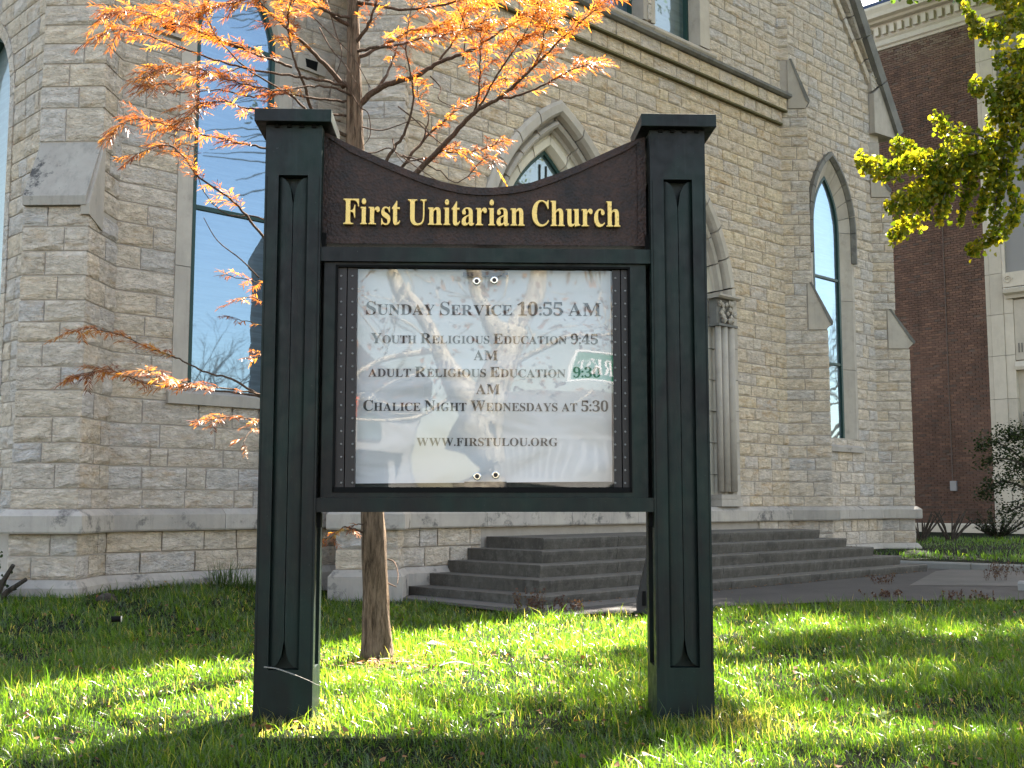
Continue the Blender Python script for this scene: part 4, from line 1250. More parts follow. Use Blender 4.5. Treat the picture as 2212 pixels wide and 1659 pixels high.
tr = [at(820, 1424, TY), at(815, 1330, TY), at(806, 1110, TY), at(795, 900, TY), at(784, 650, TY), at(773, 430, TY), at(765.5, 300, TY), at(763, 110, TY), at(762, -60, TY), at(760, -260, TY), at(760, -420, TY)]
trad = [.128, .104, .088, .084, .079, .074, .070, .052, .040, .026, .012]
tp = catmull(tr, 5); trr = [trad[min(i // 5, 10)] + (trad[min(i // 5 + 1, 10)] - trad[min(i // 5, 10)]) * (i % 5) / 5 for i in range(len(tp))]
mb = MB(); mb.tube(tp, trr, 26)
# flutes and fibrous strips of the bark
for k, p in enumerate(list(mb.v)[:]):
    ring_i, j = divmod(k, 26); ax = tp[ring_i]; d_ = Vector(p) - ax; a_ = j / 26 * 6.283
    g = 1 + .10 * math.sin(a_ * 3 + ring_i * .12) * (1.6 if ring_i < 6 else .8) + .05 * math.sin(a_ * 11 + ring_i * .9) + rng.uniform(-.03, .03)
    mb.v[k] = tuple(ax + d_ * g)
mb.build('trunk', M['bark'], CT, smooth=True)
# main limbs: (points in picture px, depth drift at the tip, base radius, foliage start fraction, density, frond length)
BR = [
 ([(775, 225), (826, 186), (897, 165), (947, 135), (1001, 115), (1035, 98), (1092, 61), (1149, 34), (1215, 12)], -.3, .026, .50, 1.1, 1),
 ([(786, 470), (840, 425), (897, 374), (971, 300), (1025, 243), (1082, 209), (1149, 148), (1203, 94), (1261, 40), (1318, -8)], -.9, .030, .55, 1.25, 1),
 ([(784, 450), (866, 364), (914, 303), (974, 249), (1015, 216), (1048, 189), (1100, 165)], .5, .016, .45, .7, 1),
 ([(783, 440), (843, 334), (877, 280), (893, 209), (884, 150), (877, 80), (897, -10)], -.5, .015, .55, .35, .8),
 ([(777, 228), (826, 176), (846, 135), (856, 105), (866, 70)], .4, .016, .55, .5, .8),
 ([(772, 125), (829, 97), (887, 67), (947, 54), (1015, 22), (1080, -14)], .6, .018, .18, 1.5, 1),
 ([(770, 112), (800, 104), (850, 99), (905, 84), (980, 70), (1060, 40)], -.8, .013, .25, 1.2, 1),
 ([(766, 98), (796, 51), (815, -5), (825, -60)], -.3, .018, .2, .7, .8),
 ([(1025, 243), (1035, 192), (1037, 118), (1040, 62)], -.5, .008, .25, 1.3, 1),
 ([(1082, 213), (1133, 202), (1203, 168), (1250, 145), (1300, 134)], -1.0, .010, .25, 1.1, .9),
 ([(1030, 240), (1075, 160), (1110, 110), (1140, 60), (1160, 20)], -.7, .008, .2, 1.1, 1),
 ([(1149, 148), (1170, 110), (1175, 70), (1190, 30)], -.8, .007, .2, 1.2, 1),
 ([(947, 135), (985, 80), (1000, 40), (1010, 5)], -.2, .008, .2, 1.2, 1),
 ([(1001, 115), (1060, 100), (1110, 82), (1150, 78)], .1, .007, .15, 1.2, 1),
 ([(947, 327), (1015, 327), (1048, 320), (1092, 300)], -.6, .007, .35, 1.3, .8),
 ([(865, 335), (900, 345), (950, 370), (990, 395), (1050, 340), (1068, 355)], -.5, .006, .55, .4, .8),
 ([(914, 303), (925, 250), (905, 215), (900, 180)], .2, .006, .3, .5, .8),
 ([(855, 372), (880, 350), (930, 340), (960, 325), (1000, 322)], -.3, .007, .3, .9, .8),
 # left side
 ([(745, 189), (691, 128), (633, 72), (590, 35), (553, -8)], -.6, .022, .55, .6, 1),
 ([(674, 243), (660, 195), (637, 135), (623, 67), (625, 20), (640, -20)], -.9, .014, .45, 1.4, 1.1),
 ([(760, 300), (700, 265), (667, 243), (627, 206), (529, 145), (465, 74), (438, 12)], -.8, .014, .55, .5, 1),
 ([(630, 145), (575, 125), (512, 101), (440, 72), (371, 47), (286, 24), (228, 34)], -1.1, .010, .12, 1.5, 1),
 ([(760, 190), (700, 175), (640, 165), (529, 148), (431, 118), (353, 90), (303, 71), (249, 64), (216, 80)], -1.0, .011, .45, .7, 1),
 ([(519, 145), (480, 158), (431, 165), (390, 152), (354, 148), (308, 170)], -1.0, .006, .1, 1.1, 1),
 ([(755, 219), (690, 214), (623, 202), (580, 205), (539, 209), (482, 195), (430, 198), (387, 199), (354, 179), (318, 194)], -1.1, .009, .62, 1.1, 1),
 ([(758, 250), (680, 246), (573, 236), (520, 232), (489, 219), (440, 222), (421, 236), (388, 270)], -.9, .009, .35, 1.2, 1),
 ([(764, 345), (690, 335), (620, 325), (561, 317), (510, 308), (472, 297), (404, 283), (337, 263), (285, 258), (246, 284)], -.8, .011, .40, 1.0, 1.1),
 ([(770, 210), (720, 190), (660, 186), (600, 195), (520, 180), (450, 158), (420, 140)], -1.2, .009, .35, 1.4, 1),
 ([(778, 640), (700, 600), (620, 560), (558, 499), (505, 435), (431, 384), (388, 330), (354, 313), (292, 334)], -1.0, .015, .52, .9, 1),
 ([(776, 600), (640, 520), (558, 470), (489, 462), (435, 404), (418, 318)], .3, .008, .9, .2, .8),
 ([(793, 960), (700, 915), (620, 880), (553, 849), (500, 820), (438, 801), (387, 775), (337, 758), (259, 724), (202, 710), (156, 716)], .6, .014, .62, .9, 1.1),
 ([(794, 970), (680, 900), (553, 856), (472, 845), (404, 835), (337, 832), (270, 812), (229, 798), (152, 818)], 1.0, .012, .50, .9, 1.1),
 ([(793, 950), (640, 880), (553, 850), (472, 838), (404, 828), (354, 812), (316, 803)], -1.4, .009, .50, 1.2, .9),
 ([(796, 1000), (680, 930), (600, 905), (553, 908), (499, 899), (438, 914)], -1.2, .008, .55, 1.0, .8),
 ([(797, 1030), (640, 940), (553, 925), (526, 958)], -.6, .007, .75, .8, .8),
 ([(786, 700), (660, 640), (553, 609), (482, 594)], .1, .007, .65, .8, .8),
 ([(788, 740), (650, 690), (553, 645), (518, 650)], -.3, .006, .7, .7, .8),
 ([(790, 800), (660, 730), (553, 700), (505, 688)], .3, .007, .7, .8, .8),
 ([(791, 850), (660, 790), (553, 770), (530, 775)], -.4, .006, .7, .8, .8),
 ([(802, 1156), (775, 1148), (745, 1138), (721, 1158), (697, 1169)], -.45, .009, .45, .7, .7),
 ([(804, 1135), (770, 1133), (755, 1145)], -.3, .005, .5, .8, .6),
 # a few going up, above and around the top of the picture
 ([(763, 60), (700, 20), (640, -30), (560, -70)], -.4, .018, .2, 1.2, 1),
 ([(763, 20), (830, -20), (900, -50), (1000, -90)], .4, .018, .2, 1.2, 1),
 ([(763, 40), (720, 30), (660, 5), (560, -5), (480, 12), (420, 28), (350, 10)], -1.0, .012, .3, 1.3, 1),
 ([(763, 0), (860, 20), (960, 10), (1060, -20), (1130, -10), (1200, -14)], -.6, .013, .3, 1.2, 1),
]
BARE = [[(782, 274), (805, 280), (829, 281), (860, 271), (893, 260), (915, 268), (928, 290)], [(780, 330), (810, 330), (840, 320), (870, 340), (910, 368), (960, 400)],
        [(860, 230), (900, 262), (940, 300), (985, 330), (1040, 352)], [(735, 262), (700, 255), (690, 250)], [(848, 300), (855, 330), (872, 352)], [(930, 165), (952, 190), (948, 215), (990, 235)],
        [(745, 175), (775, 228), (795, 245), (800, 290), (785, 315)], [(690, 60), (715, 105), (745, 140), (770, 180)], [(705, 0), (725, 70), (738, 120), (715, 190)],
        [(660, 20), (700, 60), (760, 120), (800, 190)], [(1000, 130), (1005, 60), (985, 10)], [(1100, 70), (1135, 120), (1130, 150)], [(560, 600), (520, 560), (470, 520), (440, 470)],
        [(838, 1208), (852, 1215), (860, 1240), (858, 1262)], [(839, 1260), (856, 1268)]]
for bi, (pts, dr, r0, fs_, dens, fl_) in enumerate(BR):
    n = len(pts); P = []
    for i, (u, v) in enumerate(pts):
        f = i / (n - 1); base_y = TY if i == 0 else TY + dr * f + (.0 if i == 0 else rng.uniform(-.03, .03))
        P.append(at(u, v, base_y))
    cp_ = catmull(P, 6); m = len(cp_)
    rad = [max(.0022, r0 * (1 - (i / (m - 1)) ** .8) + .0022) for i in range(m)]
    cp_ = [p + Vector((rng.uniform(-.006, .006), rng.uniform(-.01, .01), rng.uniform(-.006, .006))) if 0 < i < m - 1 else p for i, p in enumerate(cp_)]
    mb = MB(); mb.tube(cp_, rad, 6)
    lv = Leaves()
    acc = 0; side = 1
    total = sum((cp_[i + 1] - cp_[i]).length for i in range(m - 1)); run = 0
    for i in range(m - 1):
        seg = cp_[i + 1] - cp_[i]; L = seg.length; t = seg.normalized()
        k = max(1, int(L / (.021 / dens)))
        for j in range(k):
            f = (run + L * (j + .5) / k) / total
            if f < fs_ or (f < fs_ + .25 and rng.random() < .45): continue
            p = cp_[i] + seg * ((j + .5) / k)
            side = -side
            hor = t.cross(Vector((0, 0, 1))); hor.normalize()
            d = (t * rng.uniform(.5, 1.1) + hor * side * rng.uniform(.2, 1.0) + Vector((0, 0, rng.uniform(-.15, .55)))).normalized()
            TL = rng.uniform(.07, .22) * (1.15 - .5 * abs(f - .7)) * fl_
            q = [p + d * TL * s_ + Vector((0, 0, -.28 * TL * s_ * s_)) for s_ in (0, .35, .7, 1.0)]
            mb.tube(q, [.0022, .0018, .0014, .001], 3, cap=False)
            nf = max(6, int(TL / .0068)); hue = min(1, max(0, rng.gauss(.5, .22)))
            for a in range(nf):
                s_ = .12 + .88 * a / nf; o = p + d * TL * s_ + Vector((0, 0, -.28 * TL * s_ * s_))
                sd = 1 if a % 2 else -1
                h2 = d.cross(Vector((0, 0, 1))); h2.normalize()
                dd = (d * .75 + h2 * sd * rng.uniform(.3, .8) + Vector((0, 0, rng.uniform(-.75, .05)))).normalized()
                lv.frond(o, dd, rng.uniform(.040, .082) * fl_, rng.uniform(.0022, .0042), min(1, max(0, hue + rng.gauss(0, .16))))
        run += L
    bo = mb.build('branch', M['twig'], CT, smooth=True, fix=False)
    if lv.f: tag(lv.build('needle_foliage', 'cypress', bo), kind='stuff')
for pts in BARE:
    dr = rng.uniform(-.5, -.1)
    cp_ = catmull([at(u, v, TY + dr * (i + 1) / len(pts)) for i, (u, v) in enumerate(pts)], 5)
    mb = MB(); mb.tube(cp_, [.0065 * (1 - .6 * i / len(cp_)) for i in range(len(cp_))], 5); mb.build('branch', M['twig'], CT, smooth=True, fix=False)

# ginkgo reaching in from the right
GY = 9.6
GT = empty('ginkgo_tree', (8.5, 14.7, 0), 0, 'ginkgo tree with yellow-green fan leaves reaching in from the right edge', 'tree')
mb = MB(); mb.tube(catmull([(8.6, 14.8, -.1), (8.6, 14.75, 1.5), (8.5, 14.7, 3.5), (8.5, 14.7, 6), (8.5, 14.7, 10.5)], 4), [.24 - .012 * i for i in range(17)], 14); mb.build('trunk', M['bark_grey'], GT, smooth=True)
GB = [
 ([(2360, 215), (2280, 240), (2212, 268), (2157, 303), (2107, 330), (2039, 337), (1972, 340), (1915, 357), (1861, 337)], .030, .09, 1),
 ([(2039, 337), (1989, 335), (1960, 315), (1938, 300)], .010, .07, 1),
 ([(2157, 303), (2107, 290), (2056, 283), (2035, 262), (2022, 248)], .014, .08, 1),
 ([(2130, 322), (2060, 345), (2023, 371), (1985, 400), (1955, 421), (1918, 440)], .012, .08, 1),
 ([(2060, 340), (2025, 380), (2006, 421), (1975, 455), (1955, 479), (1922, 500)], .012, .08, 1),
 ([(2115, 330), (2100, 370), (2090, 404), (2073, 466)], .010, .065, 1),
 ([(2150, 310), (2145, 360), (2125, 420), (2110, 462)], .010, .07, 1),
 ([(2040, 345), (2045, 400), (2035, 440), (2028, 470)], .008, .06, .9),
 ([(2200, 290), (2174, 371), (2195, 430), (2186, 470), (2170, 489)], .010, .06, 1),
 ([(2170, 330), (2150, 440), (2160, 490), (2141, 505), (2115, 520), (2088, 538)], .010, .055, 1),
 ([(2300, -20), (2240, 15), (2212, 27), (2174, 45), (2141, 64), (2107, 44), (2092, 20), (2082, 8)], .016, .075, 1),
 ([(2300, 40), (2230, 20), (2180, -10), (2150, -20)], .012, .09, 1),
 ([(2330, 150), (2260, 175), (2212, 195), (2150, 190), (2120, 180), (2096, 175)], .014, .075, 1),
 ([(2320, 90), (2250, 100), (2205, 105), (2170, 118), (2150, 128)], .014, .09, 1),
 ([(2330, 160), (2260, 190), (2200, 225), (2165, 235), (2150, 245)], .016, .11, 1),
 ([(2340, 240), (2280, 270), (2230, 330), (2225, 380)], .012, .08, .8),
 ([(2300, 120), (2240, 140), (2190, 160), (2160, 200), (2140, 215)], .012, .10, 1),
]
glv = None
for pts, r0, rr, dn in GB:
    yb = GY + rng.uniform(-.3, .4)
    P = [at(u, v, yb + .15 * i * rng.uniform(-1, 1) * .3 + (.4 if u > 2280 else .2 if u > 2220 else 0)) for i, (u, v) in enumerate(pts)]
    cp_ = catmull(P, 6); m = len(cp_)
    mb = MB(); mb.tube(cp_, [max(.004, r0 * (1 - i / m)) for i in range(m)], 6); bo = mb.build('branch', M['bark_grey'], GT, smooth=True, fix=False)
    lv = Leaves()
    for i in range(m - 1):
        seg = cp_[i + 1] - cp_[i]; n_ = int(seg.length * 760 * dn * (rr / .08))
        f = i / m; R_ = rr * 1.42 * (1.0 - .55 * max(0, f - .45) / .55) * (.72 + .5 * abs(math.sin(i * .9 + rr * 40)))
        clus = rng.random()
        for _ in range(n_):
            a = rng.uniform(0, 6.283); q = R_ * math.sqrt(rng.random()) * (.75 + .35 * math.sin(a * 2 + i * 1.3 + clus * 6))
            h1 = seg.normalized().cross(Vector((0, 0, 1))).normalized()
            o = cp_[i] + seg * rng.random() + h1 * q * math.cos(a) + Vector((0, 0, q * math.sin(a) - .03 - .5 * R_ * (rng.random() < .3) * rng.random() * 2))
            d = (h1 * math.cos(a) * .7 + Vector((0, 0, math.sin(a) - .35)) + seg.normalized() * .3 + Vector((rng.uniform(-.5, .5), rng.uniform(-.5, .5), rng.uniform(-.5, .5)))).normalized()
            up_ = Vector((rng.uniform(-1, 1), rng.uniform(-1, 1), rng.uniform(-1, 1)))
            lv.fan(o, d, up_, rng.uniform(.026, .050), min(1, max(0, rng.gauss(.48, .22) + .25 * (clus - .5))))
    tag(lv.build('leaf_clusters', 'ginkgo', bo), kind='stuff')
# rest of the crown out of frame to the right (casts the dappled shade)
lv = Leaves(); mb = MB()
for k in range(95):
    c0 = Vector((8.5, 14.7, rng.uniform(3.8, 10.5))); a = rng.uniform(0, 6.283); Lb = rng.uniform(1.6, 3.6)
    tipp = c0 + Vector((math.cos(a) * Lb, math.sin(a) * Lb * 1.0, rng.uniform(-.1, 1.2)))
    def okp(p): return p.x > .475 * p.y + .25 and p.z > 2.4 and p.y > 13.3
    P = [c0.lerp(tipp, t / 8) + Vector((0, 0, .25 * math.sin(t / 8 * 3.1))) for t in range(9)]
    P = [p for p in P if okp(p)]
    if len(P) < 3: continue
    mb.tube(P, [.03 * (1 - i / len(P)) + .006 for i in range(len(P))], 5)
    for i in range(len(P) - 1):
        for _ in range(40):
            o = P[i].lerp(P[i + 1], rng.random()) + Vector((rng.gauss(0, .16), rng.gauss(0, .16), rng.gauss(0, .13)))
            q = o - SDIR * ((o.z - 4.2) / SDIR.z)
            if 2.8 < q.x < 6.2 and 8.4 < q.y < 11.2: continue
            if okp(o): lv.fan(o, Vector((rng.uniform(-1, 1), rng.uniform(-1, 1), rng.uniform(-1, .3))).normalized(), Vector((rng.uniform(-1, 1), rng.uniform(-1, 1), 1)), rng.uniform(.055, .09), rng.random())
for k in range(210):  # high crown part added above the frame to shade the right lawn
    c0 = Vector((7.3, 14.2, rng.uniform(8.0, 12.5))); a = rng.uniform(0, 6.283); Lb = rng.uniform(1.5, 4.2)
    tipp = c0 + Vector((math.cos(a) * Lb, math.sin(a) * Lb, rng.uniform(-.3, 1.0)))
    P = [c0.lerp(tipp, t / 8) + Vector((0, 0, .25 * math.sin(t / 8 * 3.1))) for t in range(9)]
    P = [p for p in P if p.z > .445 * p.y + 1.75 or p.x > .475 * p.y + .3]
    if len(P) < 3: continue
    mb.tube(P, [.03 * (1 - i / len(P)) + .006 for i in range(len(P))], 5)
    for i in range(len(P) - 1):
        for _ in range(30):
            o = P[i].lerp(P[i + 1], rng.random()) + Vector((rng.gauss(0, .17), rng.gauss(0, .17), rng.gauss(0, .14)))
            q = o - SDIR * ((o.z - 4.2) / SDIR.z)
            if 2.8 < q.x < 6.2 and 8.4 < q.y < 11.2: continue
            if not (o.z > .445 * o.y + 1.5 or o.x > .475 * o.y + .2) or o.y < 12.2: continue
            lv.fan(o, Vector((rng.uniform(-1, 1), rng.uniform(-1, 1), rng.uniform(-1, .3))).normalized(), Vector((rng.uniform(-1, 1), rng.uniform(-1, 1), 1)), rng.uniform(.07, .11), rng.random())
bo = mb.build('branch', M['bark_grey'], GT, smooth=True, fix=False)
tag(lv.build('leaf_clusters', 'ginkgo', bo), kind='stuff')
# unseen tall tree added between church and brick building to shade the path
TT = empty('added_shade_tree', (13.6, 26.6, 0), 0, 'tall unseen leafy tree added beyond the right edge to shade the path', 'tree')
mb = MB(); mb.tube(catmull([(13.6, 26.6, -.1), (13.6, 26.5, 6), (13.3, 26.2, 11), (11.2, 25.0, 16)], 4), [.33 - .018 * i for i in range(13)], 12); mb.build('trunk', M['bark_grey'], TT, smooth=True)
mb = MB(); lv = Leaves()
for k in range(420):
    c0 = Vector((10.8, 24.8, rng.uniform(13.2, 17))) if k % 2 else Vector((14.0, 29.0, rng.uniform(15.5, 20))); a = rng.uniform(0, 6.283); Lb = rng.uniform(1.5, 6.0)
    tipp = c0 + Vector((math.cos(a) * Lb, math.sin(a) * Lb * .9, rng.uniform(-.5, 1.8)))
    P = [c0.lerp(tipp, t / 8) for t in range(9)]
    P = [p for p in P if p.z > .445 * p.y + 1.9 or p.x > .475 * p.y + .4]
    if len(P) < 3: continue
    mb.tube(P, [.05 * (1 - i / len(P)) + .01 for i in range(len(P))], 5)
    for i in range(len(P) - 1):
        for _ in range(26):
            o = P[i].lerp(P[i + 1], rng.random()) + Vector((rng.gauss(0, .3), rng.gauss(0, .3), rng.gauss(0, .25)))
            if not (o.z > .445 * o.y + 1.6 or o.x > .475 * o.y + .2): continue
            lv.fan(o, Vector((rng.uniform(-1, 1), rng.uniform(-1, 1), rng.uniform(-1, .3))).normalized(), Vector((rng.uniform(-1, 1), rng.uniform(-1, 1), 1)), rng.uniform(.11, .18), rng.random())
mb.build('branches', M['bark_grey'], TT, fix=False); tag(lv.build('leaves', 'leaf_lime', TT), kind='stuff')

# bare trees whose branches mirror in the church windows
def bare_tree(loc, h, label, seed, lean=(0, 0)):
    r_ = random.Random(seed); T = empty('bare_tree', loc, 0, label, 'tree', 'bare street trees outside the picture')
    L0 = Vector(loc); mb = MB(); tips = []
    P = [L0, L0 + Vector((lean[0] * .3, lean[1] * .3, h * .2)), L0 + Vector((lean[0], lean[1], h * .4))]
    mb.tube(catmull(P, 4), [.19 - .008 * i for i in range(9)], 9); mb.build('trunk', M['bark_grey'], T, smooth=True)
    mb = MB()
    def grow(p, d, L, r, dep):
        pts = [p]; q = p
        for s_ in range(4):
            d = (d + Vector((r_.gauss(0, .13), r_.gauss(0, .13), r_.gauss(.03, .1)))).normalized(); q = q + d * L / 4; pts.append(q)
        mb.tube(pts, [r, r * .9, r * .8, r * .7, r * .6], 4, cap=False)
        if dep > 0:
            for _ in range(r_.choice([2, 3, 3])):
                nd = (d + Vector((r_.gauss(0, .5), r_.gauss(0, .5), r_.gauss(.1, .35)))).normalized(); grow(pts[r_.choice([2, 3, 4])], nd, L * r_.uniform(.6, .85), r * .55, dep - 1)
    for _ in range(6): grow(P[-1], Vector((r_.gauss(0, .5), r_.gauss(0, .5), 1)).normalized(), h * .28, .07, 5)
    mb.build('branches', M['twig'], T, fix=False)
bare_tree((10.5, 9.0, 0), 5.2, 'leafless young street tree beyond the right edge, nearest the sign', 3)
bare_tree((19.5, 25.0, 0), 6.5, 'leafless tree beyond the right edge, beside the brick building', 8)
bare_tree((23.0, 21.5, 0), 7.5, 'tall leafless tree farthest out beyond the right edge', 12)

# ------------------------------------------------------------------ grass
g = np.random.default_rng(5)
pxs = np.array([p[0] for p in PATH]); pys = np.array([p[1] for p in PATH])
def lawn_ok(x, y):
    lim = np.interp(x, pxs, pys) - .02
    wallL = 12.93 + (x + 4.6) * .9826 - .12
    lim = np.where(x < -1.25, np.where(x < -2.2, np.where(x < -4.65, np.where(x < -5.4, 12.9, 12.0), wallL), 13.85), lim)
    return (y < lim)
def blade_mesh(name, X, Y, Z, H, W, rndv, leanamp, mat, comb=(0, 0), parent=None):
    n = len(X); az = g.uniform(0, 2 * np.pi, n); la = g.uniform(0, 2 * np.pi, n); lm = np.abs(g.normal(0, leanamp, n)) + .05
    lm = np.where(g.random(n) < .14, lm + .9, lm)
    lx, ly = np.cos(la) * lm + comb[0], np.sin(la) * lm + comb[1]
    wx, wy = np.cos(az) * W / 2, np.sin(az) * W / 2
    hz = H / np.sqrt(1 + .5 * (lx ** 2 + ly ** 2))
    base = np.stack([X, Y, Z - .01], 1); w = np.stack([wx, wy, np.zeros(n)], 1)
    mid = base + np.stack([lx * H * .30, ly * H * .30, hz * .58], 1)
    tip = base + np.stack([lx * H * .95, ly * H * .95, hz * (1 - .12 * lm)], 1)
    V = np.stack([base - w, base + w, mid - w * .8, mid + w * .8, tip], 1).reshape(-1, 3)
    b = np.arange(n)[:, None, None] * 5
    T = (np.array([[0, 1, 3], [0, 3, 2], [2, 3, 4]])[None] + b).reshape(-1, 3)
    return np_mesh(name, V, T, mat, np.repeat(rndv, 3), parent)
def scatter(n, y0, y1, wid=.56, x_off=.9):
    y = g.uniform(y0, y1, n); x = g.uniform(-1, 1, n) * (wid * y1 + x_off)
    k = (np.abs(x) < wid * y + x_off) & lawn_ok(x, y)
    return x[k], y[k]
XX, YY = [], []
for y0, y1, dn in ((4.3, 5.2, 3600), (5.2, 6.4, 5000), (6.4, 8, 4300), (8, 10, 3000), (10, 12, 2000), (12, 14.6, 1300)):
    area = 2 * (.56 * y1 + .9) * (y1 - y0); x, y = scatter(int(area * dn), y0, y1); XX.append(x); YY.append(y)
X = np.concatenate(XX); Y = np.concatenate(YY)
# clearings under the posts and the trunk
clump = np.sin(X * 3.1 + 1.3 * np.sin(Y * 2.3)) * np.sin(Y * 2.7 + 1.1 * np.sin(X * 1.9)) 
fine = np.sin(X * 11.3 + 2 * np.sin(Y * 7.1)) * np.sin(Y * 9.7 + 2 * np.sin(X * 8.3))
keep = g.uniform(0, 1, len(X)) < np.clip(.82 + .3 * clump + .22 * fine, .25, 1)
X, Y, clump, fine = X[keep], Y[keep], clump[keep], fine[keep]
n = len(X)
H = (.045 + .030 * g.random(n) + .018 * clump + .014 * fine) * np.where(g.random(n) < .05, 1.9, 1.0) * (1 + .035 * (Y - 6))
H = np.clip(H * np.where(g.random(n) < .5, .8, 1.3), .022, .21)
W = (.0036 + .0022 * g.random(n)) * (1 + .09 * np.maximum(Y - 6, 0))
rv = np.clip(g.normal(.42, .2, n) + .12 * clump, 0, .92); 
near = np.zeros(n)
for qx, qy, qr in ((1.25, 6.25, .55), (-1.2, 6.2, .4), (-1.03, 8.75, .45)): near = np.maximum(near, np.clip(1 - np.hypot(X - qx, Y - qy) / qr, 0, 1))
H *= 1 - .35 * near
dry = g.random(n) < (.05 + .10 * np.clip(-clump, 0, 1) + .5 * near); rv[dry] = g.uniform(.93, 1, dry.sum())
gr = blade_mesh('grass', X, Y, gz(X, Y), H, W, rv, .85, M['grass'], (-.12, -.12))
tag(gr, kind='stuff', label='bright uneven lawn grass around the sign', cat='grass')
# far lawn grass
n = 26000
u_ = g.uniform(0, 1, n); X = 5.6 + 16 * g.random(n); Y = 12.7 + 16 * g.random(n)
k = (Y > np.interp(X, [5.6, 6.7, 16.4], [20.6, 21.3, 12.9])) & (X < .56 * Y) & ((Y < 20.6 + (X - 5.1) * .98 - .2) | (X > 8.6))
X, Y = X[k], Y[k]; Zf = np.interp(Y, [12, 21, 28], [.135, .17, .27]) + .02
g2 = blade_mesh('grass', X, Y, Zf, .07 + .06 * g.random(len(X)), .012 + .006 * g.random(len(X)), np.clip(g.normal(.35, .18, len(X)), 0, .92), .5, M['grass'])
tag(g2, kind='stuff', label='short dark grass of the far lawn behind the kerb', cat='grass')
# long tufts against the left wall
def tuft(x, y, n_, h, label, mat='grass', name='grass_tuft', w=.007, spread=.10, group='long grass tufts along the church wall', cat='grass'):
    a = g.uniform(0, 6.28, n_); rr = spread * np.sqrt(g.random(n_)); X = x + rr * np.cos(a); Y = y + rr * np.sin(a)
    o = blade_mesh(name, X, Y, np.full(n_, float(gz(x, y))), h * (.5 + .6 * g.random(n_)), np.full(n_, w), g.uniform(.1, .6, n_), .45, M[mat])
    o['label'] = label; o['category'] = cat; o['group'] = group; return o
for u, v, hh, lb_ in ((470, 1250, .34, 'long dark grass tuft at the church wall left of centre of three'), (500, 1250, .40, 'tallest long grass tuft against the church wall beside the left sign post'), (535, 1248, .30, 'long grass tuft nearest the left sign post at the church wall')):
    p = gnd(u, v + 14, .24); t_ = FL.x; tuft(p.x, min(p.y, 12.93 + (p.x + 4.6) * .9826 - .28), 70, hh, lb_)
# broad weeds round the trunk, dandelion rosettes
def rosette(x, y, S, n_, label, mat='leaf_lime', name='broadleaf_weed', group='broad-leaved weeds in the lawn', zoff=0.):
    lv = Leaves()
    for k in range(n_):
        a = 6.283 * k / n_ + rng.uniform(-.3, .3); d = Vector((math.cos(a), math.sin(a), rng.uniform(.25, .95))).normalized(); L = S * rng.uniform(.7, 1.1)
        p = Vector((x, y, float(gz(x, y)) + .005 + zoff)); sd = d.cross(Vector((0, 0, 1))).normalized()
        n0 = len(lv.v); rows_ = [(0, .15), (.3, .7), (.6, 1), (.85, .8), (1, .1)]
        for f, w in rows_:
            c_ = p + d * L * f + Vector((0, 0, -.45 * L * f * f)); lv.v += [c_ - sd * w * L * .16, c_ + sd * w * L * .16]
        for q in range(4): lv.f += [(n0 + 2 * q, n0 + 2 * q + 1, n0 + 2 * q + 3), (n0 + 2 * q, n0 + 2 * q + 3, n0 + 2 * q + 2)]; lv.r += [rng.uniform(.2, 1)] * 2
    o = lv.build(name, mat); tag(o, label, 'weed', group); return o
WD = [(740, 1420), (770, 1440), (800, 1452), (855, 1440), (870, 1430), (885, 1455), (905, 1425), (930, 1440), (960, 1440), (935, 1385), (1010, 1385), (985, 1430), (840, 1430), (975, 1400), (955, 1560), (930, 1545), (860, 1580), (1075, 1540), (390, 1450), (720, 1400), (1900, 1560)]
names_ = ['left of the trunk foot', 'just left of the trunk base', 'right in front of the trunk base', 'touching the trunk on its right', 'a hand right of the trunk', 'in front and right of the trunk', 'between the trunk and the pale stone', 'in front of the pale stone', 'just right of the pale stone', 'behind the pale stone', 'in the sunlit grass centre back', 'in the sunlit grass past the stone', 'at the middle front of the trunk', 'against the pale stone end', 'with one upright oval leaf in the centre foreground', 'low in the centre foreground', 'at the bottom left of centre', 'in the foreground right of centre', 'at the shade edge in the left lawn', 'near the left post and trunk', 'in the right shaded lawn']
for (u, v), nm in zip(WD, names_):
    p = gnd(u, v); rosette(p.x, p.y, rng.uniform(.10, .17), rng.choice([5, 6, 7, 8]), 'broad-leaved green weed ' + nm)
# small sunlit seedling beside the trunk
p = gnd(862, 1375)
sd_ = empty('seedling', tuple(p), 0, 'small lime-green seedling beside the right of the cypress trunk', 'plant')
mb = MB(); lv = Leaves()
for k in range(5):
    tp_ = p + Vector((rng.uniform(-.09, .09), rng.uniform(-.06, .06), rng.uniform(.2, .30))); mb.tube([p, p.lerp(tp_, .5) + Vector((.01, 0, 0)), tp_], .003, 4)
    for j in range(11):
        lv.fan(p.lerp(tp_, .35 + .65 * rng.random()) + Vector((rng.uniform(-.02, .02), 0, 0)), Vector((rng.uniform(-1, 1), rng.uniform(-1, 1), rng.uniform(-.2, 1))).normalized(), Vector((rng.uniform(-1, 1), -1, .3)), rng.uniform(.022, .036), rng.uniform(.5, 1))
mb.build('stem', M['twig'], sd_); tag(lv.build('leaves', 'leaf_lime', sd_), kind='stuff')
